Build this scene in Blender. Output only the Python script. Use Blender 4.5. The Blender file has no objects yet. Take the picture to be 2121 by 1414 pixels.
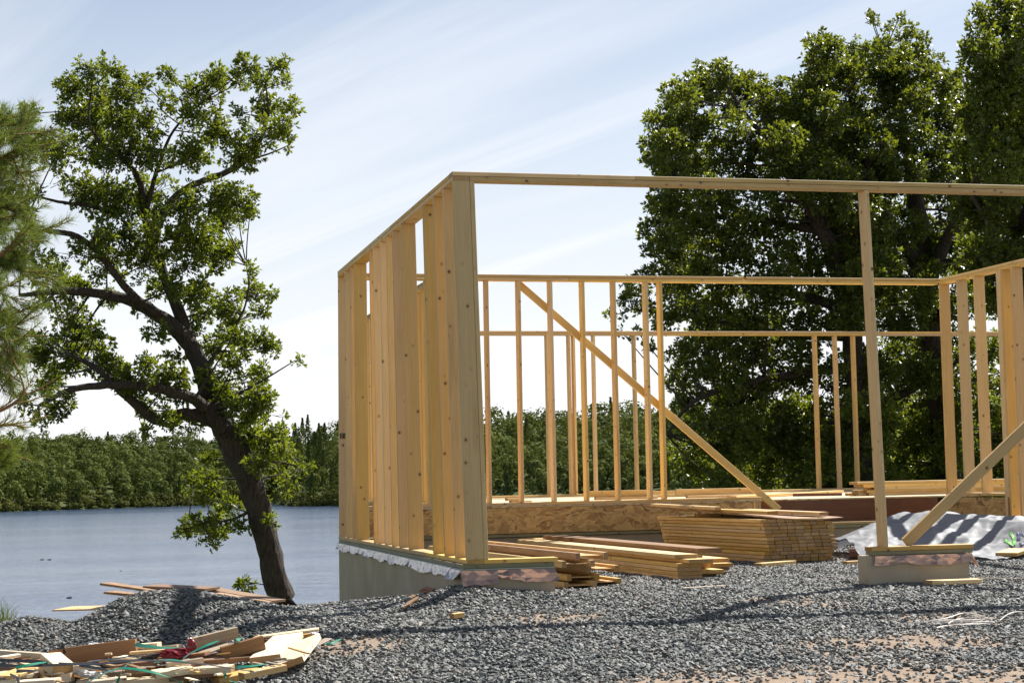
import bpy, bmesh, math, random
import numpy as np
from mathutils import Vector, Matrix, Euler

rng = np.random.default_rng(7)
random.seed(7)
scene = bpy.context.scene
col = scene.collection

# ------------------------------------------------------------------ camera
CF, YAW, PITCH, ROLL = 3576.4, 0.24624, 0.07851, -0.01957
CP = np.array([-2.9605, -13.5174, 0.7217])
PW, PH = 2121.0, 1414.0
_fw = np.array([math.sin(YAW)*math.cos(PITCH), math.cos(YAW)*math.cos(PITCH), math.sin(PITCH)])
_rt = np.array([math.cos(YAW), -math.sin(YAW), 0.0]); _up = np.cross(_rt, _fw)
_c, _s = math.cos(ROLL), math.sin(ROLL)
RT, UP = _c*_rt+_s*_up, -_s*_rt+_c*_up
FW = _fw
cam_d = bpy.data.cameras.new('camera'); cam_d.sensor_width = 36.0
cam_d.lens = CF/PW*36.0; cam_d.clip_end = 3000; cam_d.clip_start = 0.1
cam = bpy.data.objects.new('camera', cam_d); col.objects.link(cam)
M = Matrix.Identity(4)
for i in range(3):
    M[i][0], M[i][1], M[i][2], M[i][3] = RT[i], UP[i], -FW[i], CP[i]
cam.matrix_world = M
scene.camera = cam

def at(x, y, z):
    "world point seen at photo pixel x, y at depth z metres"
    return CP + z*(FW + RT*(x-PW/2)/CF - UP*(y-PH/2)/CF)
def on_z(x, y, h):
    d = FW + RT*(x-PW/2)/CF - UP*(y-PH/2)/CF
    return CP + d*((h-CP[2])/d[2])

# ------------------------------------------------------------------ sky, sun, exposure
SUN_DIR = Vector((0.69, 0.55, 1.0)).normalized()      # towards the sun
sun_el = math.asin(SUN_DIR.z); sun_az = math.atan2(SUN_DIR.x, SUN_DIR.y)
world = bpy.data.worlds.new('World'); scene.world = world; world.use_nodes = True
wt = world.node_tree; wn = wt.nodes; wl = wt.links
for n in list(wn): wn.remove(n)
w_out = wn.new('ShaderNodeOutputWorld'); w_bg = wn.new('ShaderNodeBackground')
w_bg.inputs['Strength'].default_value = 0.056
sky = wn.new('ShaderNodeTexSky'); sky.sky_type = 'NISHITA'; sky.sun_disc = False
sky.sun_elevation = sun_el; sky.sun_rotation = sun_az
sky.altitude = 100; sky.air_density = 1.0; sky.dust_density = 1.0; sky.ozone_density = 1.8
# thin cirrus: noise laid out on a flat layer high above (direction divided by its height)
tc = wn.new('ShaderNodeTexCoord'); sep = wn.new('ShaderNodeSeparateXYZ')
wl.new(tc.outputs['Generated'], sep.inputs[0])
def wmath(op, a, b=None, clamp=False):
    m = wn.new('ShaderNodeMath'); m.operation = op; m.use_clamp = clamp
    for i, v in enumerate((a, b)):
        if v is None: continue
        if isinstance(v, (int, float)): m.inputs[i].default_value = v
        else: wl.new(v, m.inputs[i])
    return m.outputs[0]
zc = wmath('ADD', wmath('MAXIMUM', sep.outputs[2], 0.0), 0.10)
cmb = wn.new('ShaderNodeCombineXYZ')
wl.new(wmath('DIVIDE', sep.outputs[0], zc), cmb.inputs[0]); wl.new(wmath('DIVIDE', sep.outputs[1], zc), cmb.inputs[1])
mp0 = wn.new('ShaderNodeMapping'); mp0.inputs['Rotation'].default_value = (0, 0, math.radians(68))
wl.new(cmb.outputs[0], mp0.inputs[0])
mp = wn.new('ShaderNodeMapping'); mp.inputs['Scale'].default_value = (0.34, 2.6, 1); mp.inputs['Location'].default_value = (3.1, 1.7, 0)
wl.new(mp0.outputs[0], mp.inputs[0])
nz = wn.new('ShaderNodeTexNoise'); nz.inputs['Scale'].default_value = 0.8; nz.inputs['Detail'].default_value = 9
nz.inputs['Roughness'].default_value = 0.58; nz.inputs['Distortion'].default_value = 0.7
wl.new(mp.outputs[0], nz.inputs['Vector'])
cr = wn.new('ShaderNodeValToRGB'); cr.color_ramp.elements[0].position = 0.42; cr.color_ramp.elements[1].position = 0.72
wl.new(nz.outputs['Fac'], cr.inputs[0])
veil = wn.new('ShaderNodeMapRange'); veil.inputs[1].default_value = 0.0; veil.inputs[2].default_value = 0.36
veil.inputs[3].default_value = 0.97; veil.inputs[4].default_value = 0.0
wl.new(sep.outputs[2], veil.inputs[0])
thin = wn.new('ShaderNodeMapRange'); thin.inputs[1].default_value = 0.18; thin.inputs[2].default_value = 0.60
thin.inputs[3].default_value = 0.40; thin.inputs[4].default_value = 0.05
wl.new(sep.outputs[2], thin.inputs[0])
cf = wmath('ADD', wmath('MULTIPLY', cr.outputs[0], thin.outputs[0]), veil.outputs[0], True)
cmix = wn.new('ShaderNodeMixRGB'); cmix.inputs[2].default_value = (9.9, 10.0, 10.3, 1)
wl.new(cf, cmix.inputs[0]); wl.new(sky.outputs[0], cmix.inputs[1])
wl.new(cmix.outputs[0], w_bg.inputs[0]); wl.new(w_bg.outputs[0], w_out.inputs[0])

sun_d = bpy.data.lights.new('sun', 'SUN'); sun_d.energy = 5.0; sun_d.angle = math.radians(0.53); sun_d.color = (1.0, 0.97, 0.92)
sun = bpy.data.objects.new('sun', sun_d); col.objects.link(sun)
sun.rotation_euler = SUN_DIR.to_track_quat('Z', 'Y').to_euler(); sun.location = (20, 16, 30)

scene.view_settings.view_transform = 'Standard'; scene.view_settings.look = 'None'
scene.view_settings.exposure = 0.95; scene.view_settings.gamma = 1.0
scene.view_settings.use_curve_mapping = False
scene.cycles.max_bounces = 8; scene.cycles.diffuse_bounces = 4; scene.cycles.transmission_bounces = 6
scene.cycles.transparent_max_bounces = 8; scene.cycles.use_denoising = True

# ------------------------------------------------------------------ materials
class NT:
    def __init__(s, name):
        s.m = bpy.data.materials.new(name); s.m.use_nodes = True
        s.t = s.m.node_tree; s.n = s.t.nodes; s.l = s.t.links
        for x in list(s.n): s.n.remove(x)
        s.out = s.n.new('ShaderNodeOutputMaterial')
        s.b = s.n.new('ShaderNodeBsdfPrincipled'); s.l.new(s.b.outputs[0], s.out.inputs[0])
    def put(s, sock, v):
        if v is None: return
        if isinstance(v, bpy.types.NodeSocket): s.l.new(v, sock)
        else:
            if isinstance(v, tuple) and len(v) == 3 and sock.type == 'RGBA': v = v+(1,)
            sock.default_value = v
    def math(s, op, a, b=None, clamp=False):
        m = s.n.new('ShaderNodeMath'); m.operation = op; m.use_clamp = clamp
        s.put(m.inputs[0], a)
        if b is not None: s.put(m.inputs[1], b)
        return m.outputs[0]
    def vmath(s, op, a, b):
        m = s.n.new('ShaderNodeVectorMath'); m.operation = op
        s.put(m.inputs[0], a); s.put(m.inputs[1], b); return m.outputs[0]
    def coord(s, k='Object'): return s.n.new('ShaderNodeTexCoord').outputs[k]
    def rand(s): return s.n.new('ShaderNodeObjectInfo').outputs['Random']
    def attr(s, name, kind='GEOMETRY'):
        a = s.n.new('ShaderNodeAttribute'); a.attribute_name = name; a.attribute_type = kind; return a.outputs['Fac']
    def mapping(s, v, scale=(1, 1, 1), rot=(0, 0, 0), loc=(0, 0, 0)):
        m = s.n.new('ShaderNodeMapping'); s.put(m.inputs['Vector'], v)
        m.inputs['Scale'].default_value = scale; m.inputs['Rotation'].default_value = rot; s.put(m.inputs['Location'], loc)
        return m.outputs[0]
    def noise(s, v, scale=5, detail=4, rough=.5, dist=0, out='Fac'):
        n = s.n.new('ShaderNodeTexNoise'); s.put(n.inputs['Vector'], v)
        n.inputs['Scale'].default_value = scale; n.inputs['Detail'].default_value = detail
        n.inputs['Roughness'].default_value = rough; n.inputs['Distortion'].default_value = dist
        return n.outputs[out]
    def voro(s, v, scale=5, out='Distance', feature='F1'):
        n = s.n.new('ShaderNodeTexVoronoi'); n.feature = feature; s.put(n.inputs['Vector'], v); n.inputs['Scale'].default_value = scale
        return n.outputs[out]
    def ramp(s, f, *stops):
        r = s.n.new('ShaderNodeValToRGB'); e = r.color_ramp.elements
        while len(e) < len(stops): e.new(0.5)
        for i, (p, c) in enumerate(stops):
            e[i].position = p; e[i].color = (c+(1,)) if isinstance(c, tuple) else (c, c, c, 1)
        s.put(r.inputs[0], f); return r.outputs[0]
    def mix(s, f, a, b, mode='MIX'):
        m = s.n.new('ShaderNodeMixRGB'); m.blend_type = mode
        s.put(m.inputs[0], f); s.put(m.inputs[1], a); s.put(m.inputs[2], b); return m.outputs[0]
    def bump(s, h, strength=.3, dist=.01):
        b = s.n.new('ShaderNodeBump'); b.inputs['Strength'].default_value = strength; b.inputs['Distance'].default_value = dist
        s.put(b.inputs['Height'], h); s.l.new(b.outputs[0], s.b.inputs['Normal']); return b
    def set(s, **k):
        for a, v in k.items(): s.put(s.b.inputs[a.replace('_', ' ')], v)
        return s.m

def wood_mat(name, light, dark, knot, rough=.62, stain=.35, knots=True):
    t = NT(name)
    r = t.rand(); off = t.n.new('ShaderNodeCombineXYZ')
    for i, k in enumerate((37.0, 91.0, 53.0)): t.put(off.inputs[i], t.math('MULTIPLY', r, k))
    v = t.vmath('ADD', t.coord(), off.outputs[0])
    g1 = t.noise(t.mapping(v, (1.1, 34, 34)), 3.2, 6, .62, .6)
    g2 = t.noise(t.mapping(v, (.5, 9, 9)), 2.2, 3, .5, 1.2)
    ring = t.n.new('ShaderNodeTexWave'); ring.wave_type = 'BANDS'; ring.bands_direction = 'Y'
    t.put(ring.inputs['Vector'], t.mapping(v, (.18, 1, 1.35))); ring.inputs['Scale'].default_value = 26
    ring.inputs['Distortion'].default_value = 7; ring.inputs['Detail'].default_value = 2; ring.inputs['Detail Scale'].default_value = .45
    f = t.math('ADD', t.math('MULTIPLY', g1, .5), t.math('ADD', t.math('MULTIPLY', g2, .35), t.math('MULTIPLY', ring.outputs['Fac'], .2)))
    c = t.mix(t.ramp(f, (.30, 0.0), (.72, 1.0)), light, dark)
    # each board its own tone
    hs = t.n.new('ShaderNodeHueSaturation'); t.put(hs.inputs['Color'], c)
    t.put(hs.inputs['Value'], t.math('ADD', t.math('MULTIPLY', r, .42), .76))
    t.put(hs.inputs['Saturation'], t.math('ADD', t.math('MULTIPLY', t.math('FRACT', t.math('MULTIPLY', r, 7.3)), .26), .86))
    t.put(hs.inputs['Hue'], t.math('ADD', t.math('MULTIPLY', t.math('FRACT', t.math('MULTIPLY', r, 13.7)), .014), .493))
    c = hs.outputs[0]
    st = t.ramp(t.noise(t.mapping(v, (.7, 5, 5)), 1.3, 3), (.58, 0.0), (.80, 1.0))
    c = t.mix(t.math('MULTIPLY', st, stain), c, tuple(x*.55 for x in dark))
    h = g1
    if knots:
        kd = t.voro(t.mapping(v, (.85, 1, 1)), 8.2)
        kk = t.ramp(kd, (.065, 1.0), (.11, 0.0)); halo = t.ramp(kd, (.10, .55), (.20, 0.0))
        c = t.mix(halo, c, tuple(a*.6 for a in dark)); c = t.mix(kk, c, knot)
    t.bump(h, .18, .002)
    return t.set(Base_Color=c, Roughness=rough)

END = wood_mat('end grain', (.46, .285, .11), (.30, .175, .065), (.1, .05, .02), .8, .6, False)
PINE = wood_mat('pine lumber', (.78, .54, .235), (.60, .375, .122), (.12, .045, .014))
PINE_OLD = wood_mat('weathered lumber', (.74, .49, .175), (.55, .33, .095), (.09, .045, .02), stain=.5)
PALE = wood_mat('fresh cut whitewood', (.80, .67, .46), (.66, .51, .31), (.22, .11, .05), stain=.25)
TREATED = wood_mat('treated lumber', (.30, .275, .165), (.20, .18, .10), (.07, .05, .03), stain=.6)
BROWN = wood_mat('brown dirty lumber', (.34, .19, .085), (.20, .10, .045), (.06, .03, .015), stain=.6)
GREY = wood_mat('grey lumber', (.40, .31, .21), (.26, .19, .12), (.09, .06, .04), stain=.5)

def lvl_mat():
    t = NT('laminated veneer lumber'); v = t.coord()
    n = t.noise(t.mapping(v, (.8, 30, 30)), 2.5, 5); s = t.noise(v, 1.7, 4)
    c = t.mix(t.ramp(n, (.3, 0.0), (.7, 1.0)), (.18, .062, .024), (.11, .037, .015))
    c = t.mix(t.ramp(s, (.5, 0.0), (.75, .7)), c, (.22, .10, .045))
    return t.set(Base_Color=c, Roughness=.55)
LVL = lvl_mat()

def osb_mat(name='oriented strand board', a=(.60, .37, .125), b=(.40, .215, .065), scale=1.0):
    t = NT(name); v = t.coord(); r = t.rand()
    v = t.vmath('ADD', v, t.math('MULTIPLY', r, 17.0))
    wob = t.noise(v, 2.2*scale, 2, .5, 0, 'Color')
    v = t.vmath('ADD', v, t.vmath('MULTIPLY', t.vmath('SUBTRACT', wob, (.5, .5, .5)), (.34, .34, .1)))
    c = None
    cells = []
    for k, (ang, sc) in enumerate(((.25, 16), (-.5, 21), (1.1, 18))):
        vv = t.mapping(v, (.34*scale, 1.5*scale, 1.0*scale), (0, 0, ang), (k*3.1, k*1.7, 0))
        cells.append((t.voro(vv, sc, 'Color'), t.voro(vv, sc, 'Distance')))
    sel = t.noise(v, 8*scale, 2)
    bw = t.n.new('ShaderNodeRGBToBW'); t.l.new(cells[0][0], bw.inputs[0])
    bw2 = t.n.new('ShaderNodeRGBToBW'); t.l.new(cells[1][0], bw2.inputs[0])
    bw3 = t.n.new('ShaderNodeRGBToBW'); t.l.new(cells[2][0], bw3.inputs[0])
    f = t.mix(t.ramp(sel, (.44, 0.0), (.47, 1.0)), bw.outputs[0], bw2.outputs[0])
    f = t.mix(t.ramp(sel, (.55, 0.0), (.57, 1.0)), f, bw3.outputs[0])
    c = t.ramp(f, (.12, tuple(x*.45 for x in b)), (.24, b), (.55, a), (.9, tuple(min(1, x*1.22) for x in a)))
    fine = t.noise(t.mapping(v, (6, 40, 20)), 3, 4)
    c = t.mix(t.math('MULTIPLY', fine, .35), c, tuple(x*.6 for x in b))
    t.bump(f, .25, .003)
    return t.set(Base_Color=c, Roughness=.6)
OSB = osb_mat()
DECKM = osb_mat('subfloor panel', (.62, .47, .27), (.50, .36, .18))
SHEET = osb_mat('brown panel', (.36, .21, .10), (.25, .13, .055))

def concrete_mat():
    t = NT('formed concrete'); v = t.vmath('ADD', t.coord(), t.math('MULTIPLY', t.rand(), 41.0))
    n = t.noise(v, 2.1, 6, .6); n2 = t.noise(v, 38, 5, .6); st = t.noise(t.mapping(v, (1.2, 1.2, .35)), 2.0, 5, .6)
    c = t.mix(t.ramp(n, (.3, 0.0), (.7, 1.0)), (.46, .385, .27), (.34, .28, .19))
    c = t.mix(t.ramp(st, (.56, 0.0), (.8, .35)), c, (.24, .19, .12))
    c = t.mix(t.ramp(n2, (.55, 0.0), (.8, .35)), c, (.22, .20, .16))
    pits = t.ramp(t.voro(v, 26), (.05, 1.0), (.10, 0.0))
    c = t.mix(t.math('MULTIPLY', pits, .5), c, (.12, .10, .08))
    t.bump(n2, .25, .004)
    return t.set(Base_Color=c, Roughness=.85)
CONC = concrete_mat()

def gravel_mat():
    t = NT('crushed stone'); r = t.rand()
    c = t.ramp(r, (0.0, (.038, .040, .036)), (.25, (.070, .073, .066)), (.55, (.114, .118, .106)), (.80, (.182, .184, .164)), (.93, (.285, .28, .245)), (.97, (.20, .13, .085)), (1.0, (.30, .23, .165)))
    n = t.noise(t.coord(), 1.4, 3)
    c = t.mix(t.math('MULTIPLY', n, .4), c, (.19, .191, .172))
    geo = t.n.new('ShaderNodeNewGeometry')
    dust = t.ramp(t.noise(geo.outputs['Position'], .9, 4, .6), (.46, 0.0), (.70, .42))
    c = t.mix(dust, c, (.235, .215, .185))
    damp = t.ramp(t.noise(geo.outputs['Position'], .55, 3, .5), (.30, .35), (.45, 0.0))
    c = t.mix(damp, c, (.050, .056, .058))
    return t.set(Base_Color=c, Roughness=.7)
STONE = gravel_mat()

def ground_mat():
    t = NT('gravelly earth'); v = t.coord()
    d = t.attr('dirt'); g = t.attr('green')
    vo = t.voro(v, 34, 'Color'); bw = t.n.new('ShaderNodeRGBToBW'); t.l.new(vo, bw.inputs[0])
    grav = t.ramp(bw.outputs[0], (.15, (.04, .045, .045)), (.5, (.085, .092, .09)), (.85, (.16, .168, .16)))
    n = t.noise(v, 9, 6, .65); n2 = t.noise(v, 60, 4, .6)
    dirt = t.mix(t.ramp(n, (.3, 0.0), (.7, 1.0)), (.35, .265, .195), (.24, .180, .130))
    dirt = t.mix(t.ramp(n2, (.5, 0.0), (.75, .55)), dirt, (.17, .155, .135))
    edge = t.ramp(t.math('ADD', d, t.math('MULTIPLY', t.math('SUBTRACT', n, .5), .7)), (.38, 0.0), (.55, 1.0))
    c = t.mix(edge, grav, dirt)
    grass = t.mix(n, (.05, .075, .022), (.10, .11, .045))
    c = t.mix(g, c, grass)
    t.bump(t.math('ADD', n2, bw.outputs[0]), .5, .02)
    return t.set(Base_Color=c, Roughness=.95, Specular_IOR_Level=.05)
GROUND = ground_mat()

def water_mat():
    t = NT('lake water'); v = t.coord()
    w1 = t.noise(t.mapping(v, (.8, 1.3, 1), (0, 0, .24)), 1.5, 4, .6, .3)
    w2 = t.noise(t.mapping(v, (.45, .75, 1), (0, 0, .10)), .75, 3, .55, .4)
    calm = t.noise(t.mapping(v, (.006, .045, 1), (0, 0, -.2)), 1.0, 3, .5)
    k = t.ramp(calm, (.36, .25), (.64, 1.0))
    h = t.math('MULTIPLY', t.math('ADD', w1, t.math('MULTIPLY', w2, 2.2)), k)
    b = t.bump(h, 1.0, .068)
    return t.set(Base_Color=(.036, .062, .115), Roughness=.16, IOR=1.33, Specular_IOR_Level=.5)
WATER = water_mat()

def leaf_mat(name, lit, dark, trans, spec=.5, rough=.38, tfac=.38):
    t = NT(name); v = t.attr('tint')
    c = t.mix(v, dark, lit)
    t.set(Base_Color=c, Roughness=rough, Specular_IOR_Level=spec)
    tr = t.n.new('ShaderNodeBsdfTranslucent')
    t.put(tr.inputs[0], t.mix(v, tuple(x*.7 for x in trans), trans))
    mx = t.n.new('ShaderNodeMixShader'); mx.inputs[0].default_value = tfac
    t.l.new(t.b.outputs[0], mx.inputs[1]); t.l.new(tr.outputs[0], mx.inputs[2]); t.l.new(mx.outputs[0], t.out.inputs[0])
    return t.m
OAKLEAF = leaf_mat('oak leaf', (.105, .148, .020), (.028, .047, .009), (.36, .42, .022), .38, .42, .36)
OAKLEAF2 = leaf_mat('dark oak leaf', (.100, .138, .020), (.020, .034, .007), (.36, .41, .022), .36, .42, .32)
FARLEAF = leaf_mat('forest leaf', (.165, .190, .044), (.040, .068, .024), (.18, .20, .035), .05, .8, .20)
SHRUBLEAF = leaf_mat('shrub leaf', (.15, .155, .042), (.07, .09, .028), (.17, .17, .04), .0, .9, .2)
NEEDLE = leaf_mat('pine needle', (.135, .185, .036), (.045, .078, .018), (.25, .31, .036), .15, .5, .34)
DEADLEAF = leaf_mat('dead leaf', (.24, .09, .03), (.14, .05, .02), (.3, .1, .03), .3, .6, .3)
GRASSM = leaf_mat('grass blade', (.14, .18, .05), (.06, .09, .03), (.2, .24, .05), .3, .5, .3)

def bark_mat():
    t = NT('bark'); v = t.coord()
    n = t.noise(t.mapping(v, (11, 11, 2.2)), 2.5, 6, .65, .4); n2 = t.noise(v, 2, 3)
    c = t.mix(t.ramp(n, (.35, 0.0), (.68, 1.0)), (.018, .013, .009), (.088, .065, .045))
    c = t.mix(t.ramp(n2, (.5, 0.0), (.75, .5)), c, (.062, .058, .044))
    t.bump(n, 1.0, .06)
    return t.set(Base_Color=c, Roughness=.9)
BARK = bark_mat()
def simple(name, c, rough=.6, metal=0.0, bump=0, spec=.5, var=.25, scale=9):
    t = NT(name); n = t.noise(t.coord(), scale, 4)
    cc = t.mix(t.math('MULTIPLY', n, var*2), c, tuple(x*.55 for x in c))
    if bump: t.bump(t.noise(t.coord(), 30, 4), bump, .004)
    return t.set(Base_Color=cc, Roughness=rough, Metallic=metal, Specular_IOR_Level=spec)
TWIGM = simple('pine twig', (.28, .13, .05), .8)
FOIL = simple('silver foil', (.52, .485, .48), .34, 1.0, var=.1)
COPPER = simple('copper coloured foil', (.70, .40, .26), .32, 1.0, var=.15)
FOAM = simple('pale foam strip', (.52, .60, .55), .6)
TARP = None
def tarp_mat():
    t = NT('white house wrap'); v = t.coord()
    n = t.noise(v, 3, 5); n2 = t.noise(v, 14, 5)
    c = t.mix(t.ramp(n, (.35, 0.0), (.75, .6)), (.30, .305, .315), (.21, .213, .22))
    t.bump(n2, .35, .012)
    t.set(Base_Color=c, Roughness=.55, Specular_IOR_Level=.25)
    tr = t.n.new('ShaderNodeBsdfTranslucent'); t.put(tr.inputs[0], (.20, .21, .23))
    mx = t.n.new('ShaderNodeMixShader'); mx.inputs[0].default_value = .25
    t.l.new(t.b.outputs[0], mx.inputs[1]); t.l.new(tr.outputs[0], mx.inputs[2]); t.l.new(mx.outputs[0], t.out.inputs[0])
    return t.m
TARP = tarp_mat()
INKG = simple('green print', (.12, .42, .05), .5, var=.1)
INKN = simple('navy print', (.03, .04, .10), .5, var=.1)
INKB = simple('stamp ink', (.035, .022, .015), .8, var=.1)
STRAPG = simple('green plastic strap', (.015, .20, .11), .35, var=.1)
STRAPK = simple('black steel strap', (.018, .018, .02), .5, var=.1)
REDP = simple('dark red plastic', (.22, .012, .02), .22, var=.2)
CLEARP = simple('white film', (.70, .71, .72), .3, var=.15)
BLUEP = simple('blue print', (.08, .28, .62), .4, var=.1)
STRING = simple('white string', (.74, .68, .60), .8, var=.1)
PIPEM = simple('reddish brown pipe', (.26, .105, .075), .45, var=.15)
BRICKM = simple('red sandstone', (.36, .19, .12), .9, bump=.5)
DEBRISM = simple('wet dark wood', (.045, .032, .024), .6)

# ------------------------------------------------------------------ object helpers
def tag(o, label=None, cat=None, group=None, kind=None):
    if label: o['label'] = label
    if cat: o['category'] = cat
    if group: o['group'] = group
    if kind: o['kind'] = kind
    return o
def empty(name, loc, label=None, cat=None, group=None):
    o = bpy.data.objects.new(name, None); o.location = loc; o.empty_display_size = .2; col.objects.link(o)
    return tag(o, label, cat, group)
def link(o, parent=None, mw=None):
    col.objects.link(o)
    if mw is not None:
        o.matrix_basis = (Matrix.Translation(-parent.location) @ mw) if parent else mw
    if parent: o.parent = parent
    return o
def mesh_from(name, verts, faces, mat, smooth=False, tint=None):
    me = bpy.data.meshes.new(name)
    me.from_pydata([tuple(map(float, v)) for v in verts], [], faces); me.update()
    if mat: me.materials.append(mat)
    if smooth: me.polygons.foreach_set('use_smooth', [True]*len(me.polygons))
    return me
def big_mesh(name, V, F, mat, smooth=False, tint=None):
    "V (n,3) array, F (m,k) array of equal sized faces; tint per face"
    V = np.asarray(V, np.float32); F = np.asarray(F, np.int32); k = F.shape[1]
    me = bpy.data.meshes.new(name)
    me.vertices.add(len(V)); me.vertices.foreach_set('co', V.ravel())
    me.loops.add(F.size); me.loops.foreach_set('vertex_index', F.ravel())
    me.polygons.add(len(F)); me.polygons.foreach_set('loop_start', np.arange(0, F.size, k, dtype=np.int32))
    me.polygons.foreach_set('loop_total', np.full(len(F), k, np.int32))
    if smooth: me.polygons.foreach_set('use_smooth', np.ones(len(F), bool))
    me.update(calc_edges=True)
    if tint is not None:
        a = me.attributes.new('tint', 'FLOAT', 'FACE'); a.data.foreach_set('value', np.asarray(tint, np.float32))
    if mat: me.materials.append(mat)
    return me
_bc = {}
def board_mesh(L, W, T, mat, ch=.003):
    key = (round(L, 3), round(W, 3), round(T, 3), mat.name)
    if key in _bc: return _bc[key]
    ch = min(ch, T*.3); y, z = W/2, T/2
    prof = [(-y+ch, -z), (y-ch, -z), (y, -z+ch), (y, z-ch), (y-ch, z), (-y+ch, z), (-y, z-ch), (-y, -z+ch)]
    v = [(-L/2, a, b) for a, b in prof]+[(L/2, a, b) for a, b in prof]
    f = [tuple(range(7, -1, -1)), tuple(range(8, 16))]+[(i, (i+1) % 8, (i+1) % 8+8, i+8) for i in range(8)]
    f = [tuple(reversed(q)) for q in f]
    me = mesh_from('board', v, [tuple(reversed(q)) for q in f], mat); _bc[key] = me
    if mat.name in ('pine lumber', 'weathered lumber', 'fresh cut whitewood') and T > .03:
        me.materials.append(END); me.polygons[0].material_index = 1; me.polygons[1].material_index = 1
    return me
def frame(ax, wd):
    ax = Vector(ax).normalized(); wd = Vector(wd); wd = (wd-ax*wd.dot(ax)).normalized(); n = ax.cross(wd)
    m = Matrix.Identity(4)
    for i in range(3): m[i][0], m[i][1], m[i][2] = ax[i], wd[i], n[i]
    return m
def board(name, p0, p1, W, T, wd, mat, parent=None):
    "board whose centre line runs p0 to p1, width W along wd, thickness T"
    p0, p1 = Vector(p0), Vector(p1)
    me = board_mesh((p1-p0).length, W, T, mat)
    o = bpy.data.objects.new(name, me)
    return link(o, parent, Matrix.Translation((p0+p1)/2) @ frame(p1-p0, wd))
def boxo(name, x0, x1, y0, y1, z0, z1, mat, parent=None, ch=.003, along='x'):
    "axis aligned board given by its bounds"
    c = ((x0+x1)/2, (y0+y1)/2, (z0+z1)/2); d = (x1-x0, y1-y0, z1-z0)
    if along == 'x': return board(name, (x0, c[1], c[2]), (x1, c[1], c[2]), d[1], d[2], (0, 1, 0), mat, parent)
    if along == 'y': return board(name, (c[0], y0, c[2]), (c[0], y1, c[2]), d[0], d[2], (1, 0, 0), mat, parent)
    return board(name, (c[0], c[1], z0), (c[0], c[1], z1), d[0], d[1], (1, 0, 0), mat, parent)
def raw_obj(name, verts, faces, mat, parent=None, smooth=False):
    "mesh with world-space verts, origin moved to its base"
    V = np.array(verts, float)
    org = np.array([V[:, 0].mean(), V[:, 1].mean(), V[:, 2].min()])
    o = bpy.data.objects.new(name, mesh_from(name, V-org, faces, mat, smooth))
    return link(o, parent, Matrix.Translation(Vector(org)))
def tube(V, F, pts, rad, n=6, flat=False):
    "append a tapered tube along pts to lists V (arrays), F (quads)"
    pts = np.asarray(pts, float); rad = np.asarray(rad, float)
    tang = np.gradient(pts, axis=0); tang /= np.linalg.norm(tang, axis=1)[:, None]+1e-9
    ref = np.array([0, 0, 1.]) if abs(tang[:, 2]).mean() < .8 else np.array([1., 0, 0])
    a = np.cross(tang, ref); a /= np.linalg.norm(a, axis=1)[:, None]+1e-9; b = np.cross(tang, a)
    th = np.linspace(0, 2*np.pi, n, endpoint=False)
    ring = pts[:, None, :]+rad[:, None, None]*(np.cos(th)[None, :, None]*a[:, None, :]+np.sin(th)[None, :, None]*b[:, None, :])
    base = sum(len(x) for x in V)
    V.append(ring.reshape(-1, 3)); m = len(pts)
    i = np.arange(m-1)[:, None]*n; j = np.arange(n)[None, :]; j2 = (j+1) % n
    F.append((base+np.stack([i+j, i+j2, i+n+j2, i+n+j], -1)).reshape(-1, 4))
def spline(pts, n):
    "Catmull-Rom through rows of pts"
    P = np.asarray(pts, float); P = np.vstack([2*P[0]-P[1], P, 2*P[-1]-P[-2]])
    out = []
    for i in range(1, len(P)-2):
        t = np.linspace(0, 1, n, endpoint=False)[:, None]
        a, b, c, d = P[i-1], P[i], P[i+1], P[i+2]
        out.append(.5*((2*b)+(c-a)*t+(2*a-5*b+4*c-d)*t**2+(3*b-a-3*c+d)*t**3))
    out.append(P[-2][None]); return np.vstack(out)
def smooth01(a, b, x):
    t = np.clip((x-a)/(b-a), 0, 1); return t*t*(3-2*t)
_tab = rng.random((64, 64))
def vnoise(x, y, s=1.0, oct=3):
    "value noise in about -1..1"
    x = np.asarray(x, float)*s; y = np.asarray(y, float)*s; o = 0; a = 1.0; tot = 0
    for k in range(oct):
        xi = np.floor(x).astype(int); yi = np.floor(y).astype(int); fx = x-xi; fy = y-yi
        fx = fx*fx*(3-2*fx); fy = fy*fy*(3-2*fy)
        g = lambda i, j: _tab[(xi+i) % 64, (yi+j) % 64]
        o = o+a*((g(0, 0)*(1-fx)+g(1, 0)*fx)*(1-fy)+(g(0, 1)*(1-fx)+g(1, 1)*fx)*fy)
        tot += a; a *= .5; x = x*2.03+11.3; y = y*2.03+5.7
    return o/tot*2-1

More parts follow.
